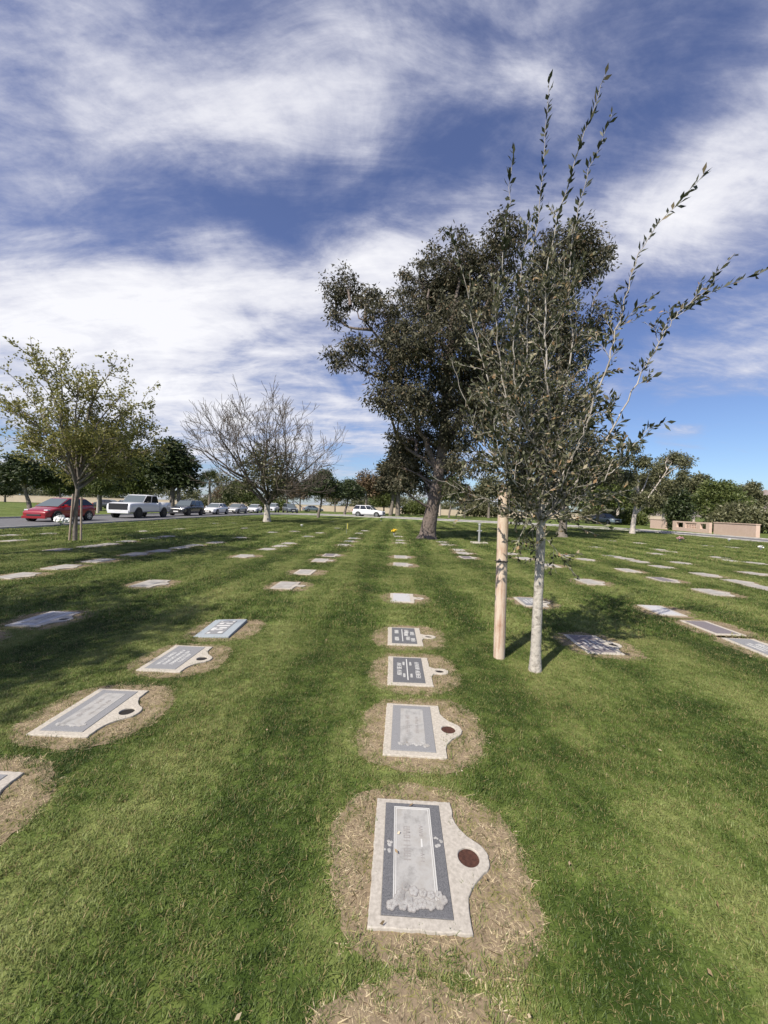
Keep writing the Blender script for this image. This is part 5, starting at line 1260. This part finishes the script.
def pierced_wall():
    a, b = (33.3, 39.2), (34.2, 45.4); o = empty('pierced_wall', (*a, 0), 0, 'pink wall pierced with rows of square openings beside the long pink wall', 'wall', 'pink walls by the road')
    d = Vector((b[0] - a[0], b[1] - a[1], 0)); L = d.length; Mx = Matrix.Rotation(math.atan2(d.y, d.x), 4, 'Z'); th = .25
    bm = bmesh.new(); add_box(bm, 0, L, -th / 2, th / 2, -.1, .4, Mx); add_box(bm, 0, L, -th / 2, th / 2, .95, 1.1, Mx)
    x = 0
    for x0, x1 in ((0, .5), (1.4, 2.0), (3.9, 4.3), (5.5, L)): add_box(bm, x0, x1, -th / 2, th / 2, .401, .949, Mx)
    mobj('wall_panel', bm_mesh('wall_panel', bm), M['stucco'], o)
    bm = bmesh.new()
    for i in range(7): add_box(bm, 2.0 + i * .27 + .1, 2.0 + i * .27 + .17, -.08, .08, .402, .948, Mx)
    for k in range(2): add_box(bm, 2.02, 3.88, -.06, .06, .55 + k * .2, .62 + k * .2, Mx)
    mobj('block_grille', bm_mesh('block_grille', bm), M['stucco'], o)
pierced_wall()
wall_run('boundary_wall', [(-34, 104), (70, 96)], 1.5, .3, 'stucco_tan', 'long tan boundary wall closing the cemetery beyond the far road')
wall_run('boundary_wall', [(-112, 96), (-36, 106)], 1.7, .3, 'stucco_tan', 'tan boundary wall far behind the red hatchback on the left')

# ------------------------------------------------------------------ small things on the graves
def bouquet(loc, mat, label, r=.14, h=.32, n=26, seed=0):
    rng = np.random.default_rng(seed); o = empty('flower_bouquet', loc, 0, label, 'flowers', 'flowers left on graves')
    polys = []; bm = bmesh.new()
    for i in range(n):
        q = norm(rng.normal(size=3)) * r * rng.uniform(.4, 1); q[2] = abs(q[2]) * .9; p = np.array([0, 0, h]) + q * [1, 1, .8]
        polys.append((np.array([[0, 0, .02], [q[0] * .4, q[1] * .4, h * .6], p]), [.004, .003, .003])); ax = Matrix.Translation(p) @ Matrix.Rotation(rng.uniform(0, 3), 4, Vector(rng.normal(size=3)))
        for k in range(5): bmesh.ops.create_cone(bm, cap_ends=True, segments=7, radius1=r * .16, radius2=r * .05, depth=r * .10, matrix=ax @ Matrix.Rotation(k * 1.2566, 4, 'Z') @ Matrix.Translation((r * .17, 0, 0)) @ Matrix.Rotation(.5, 4, 'Y'))
    v, f = tubes(polys, 4); mobj('stems', np_mesh('stems', v, f), M['midleaf'], o); mobj('blooms', bm_mesh('blooms', bm), M[mat], o)
    bm = bmesh.new(); add_cyl(bm, Matrix.Translation((0, 0, 0)), .035, .06, .16, 12); mobj('vase', bm_mesh('vase', bm), M['galv'], o)
bouquet(ground(394, 535.5), 'petal_yellow', 'bright yellow flowers on a stone in the centre line', .18, .26, 34, 1)
bouquet(ground(302, 527), 'petal_white', 'small white flowers on the lawn before the round dark tree', .10, .14, 16, 2)
bouquet(ground(381, 521.6), 'petal_white', 'white flowers far up the centre line by the white SUV', .16, .45, 20, 3)
bouquet(ground(680, 541.5), 'petal_pink', 'faded pink and white flowers on the lawn before the pierced wall', .20, .2, 30, 4)
bouquet(ground(729, 541.5), 'petal_white', 'white flowers on the lawn before the long pink wall', .13, .14, 16, 5)
bouquet(ground(760.5, 550), 'petal_white', 'white flowers at the right edge of the lawn', .14, .14, 16, 6)
bouquet(ground(62, 526.5), 'petal_white', 'white flower arrangement left of the staked tree trunk', .38, .30, 46, 7)

def little_flag():
    g = ground(346.5, 534); o = empty('marker_flag', g, .3, 'small yellow-green flag on a wire in the line left of centre', 'flag')
    v, f = tubes([(np.array([[0, 0, -.02], [0, 0, .62]]), [.008, .008])], 6); mobj('wire', np_mesh('wire', v, f), M['galv'], o)
    bm = bmesh.new(); add_box(bm, .008, .075, -.006, .006, .30, .62); mobj('cloth', bm_mesh('cloth', bm), M['flagcloth'], o)
little_flag()

def standpipe():
    g = ground(479, 543.5); o = empty('water_standpipe', g, 0, 'grey water standpipe on a square concrete pad in the gum tree shade', 'standpipe')
    bm = bmesh.new(); add_box(bm, -.38, .38, -.3, .3, -.05, .07); bmesh.ops.bevel(bm, geom=bm.edges[:], offset=.015, segments=1, affect='EDGES'); mobj('pad', bm_mesh('pad', bm), M['concrete'], o)
    v, f = tubes([(np.array([[0, 0, .05], [0, 0, .5], [0, 0, .92]]), [.055, .05, .05]), (np.array([[-.12, 0, .62], [.12, 0, .62]]), [.035, .035])], 10); mobj('pipe', np_mesh('pipe', v, f), M['galv'], o, smooth=True)
    bm = bmesh.new(); add_cyl(bm, Matrix.Translation((0, 0, .90)), .07, .05, .08, 12); add_box(bm, -.10, .10, -.018, .018, .985, 1.01); mobj('valve_head', bm_mesh('valve_head', bm), M['galv'], o)
standpipe()
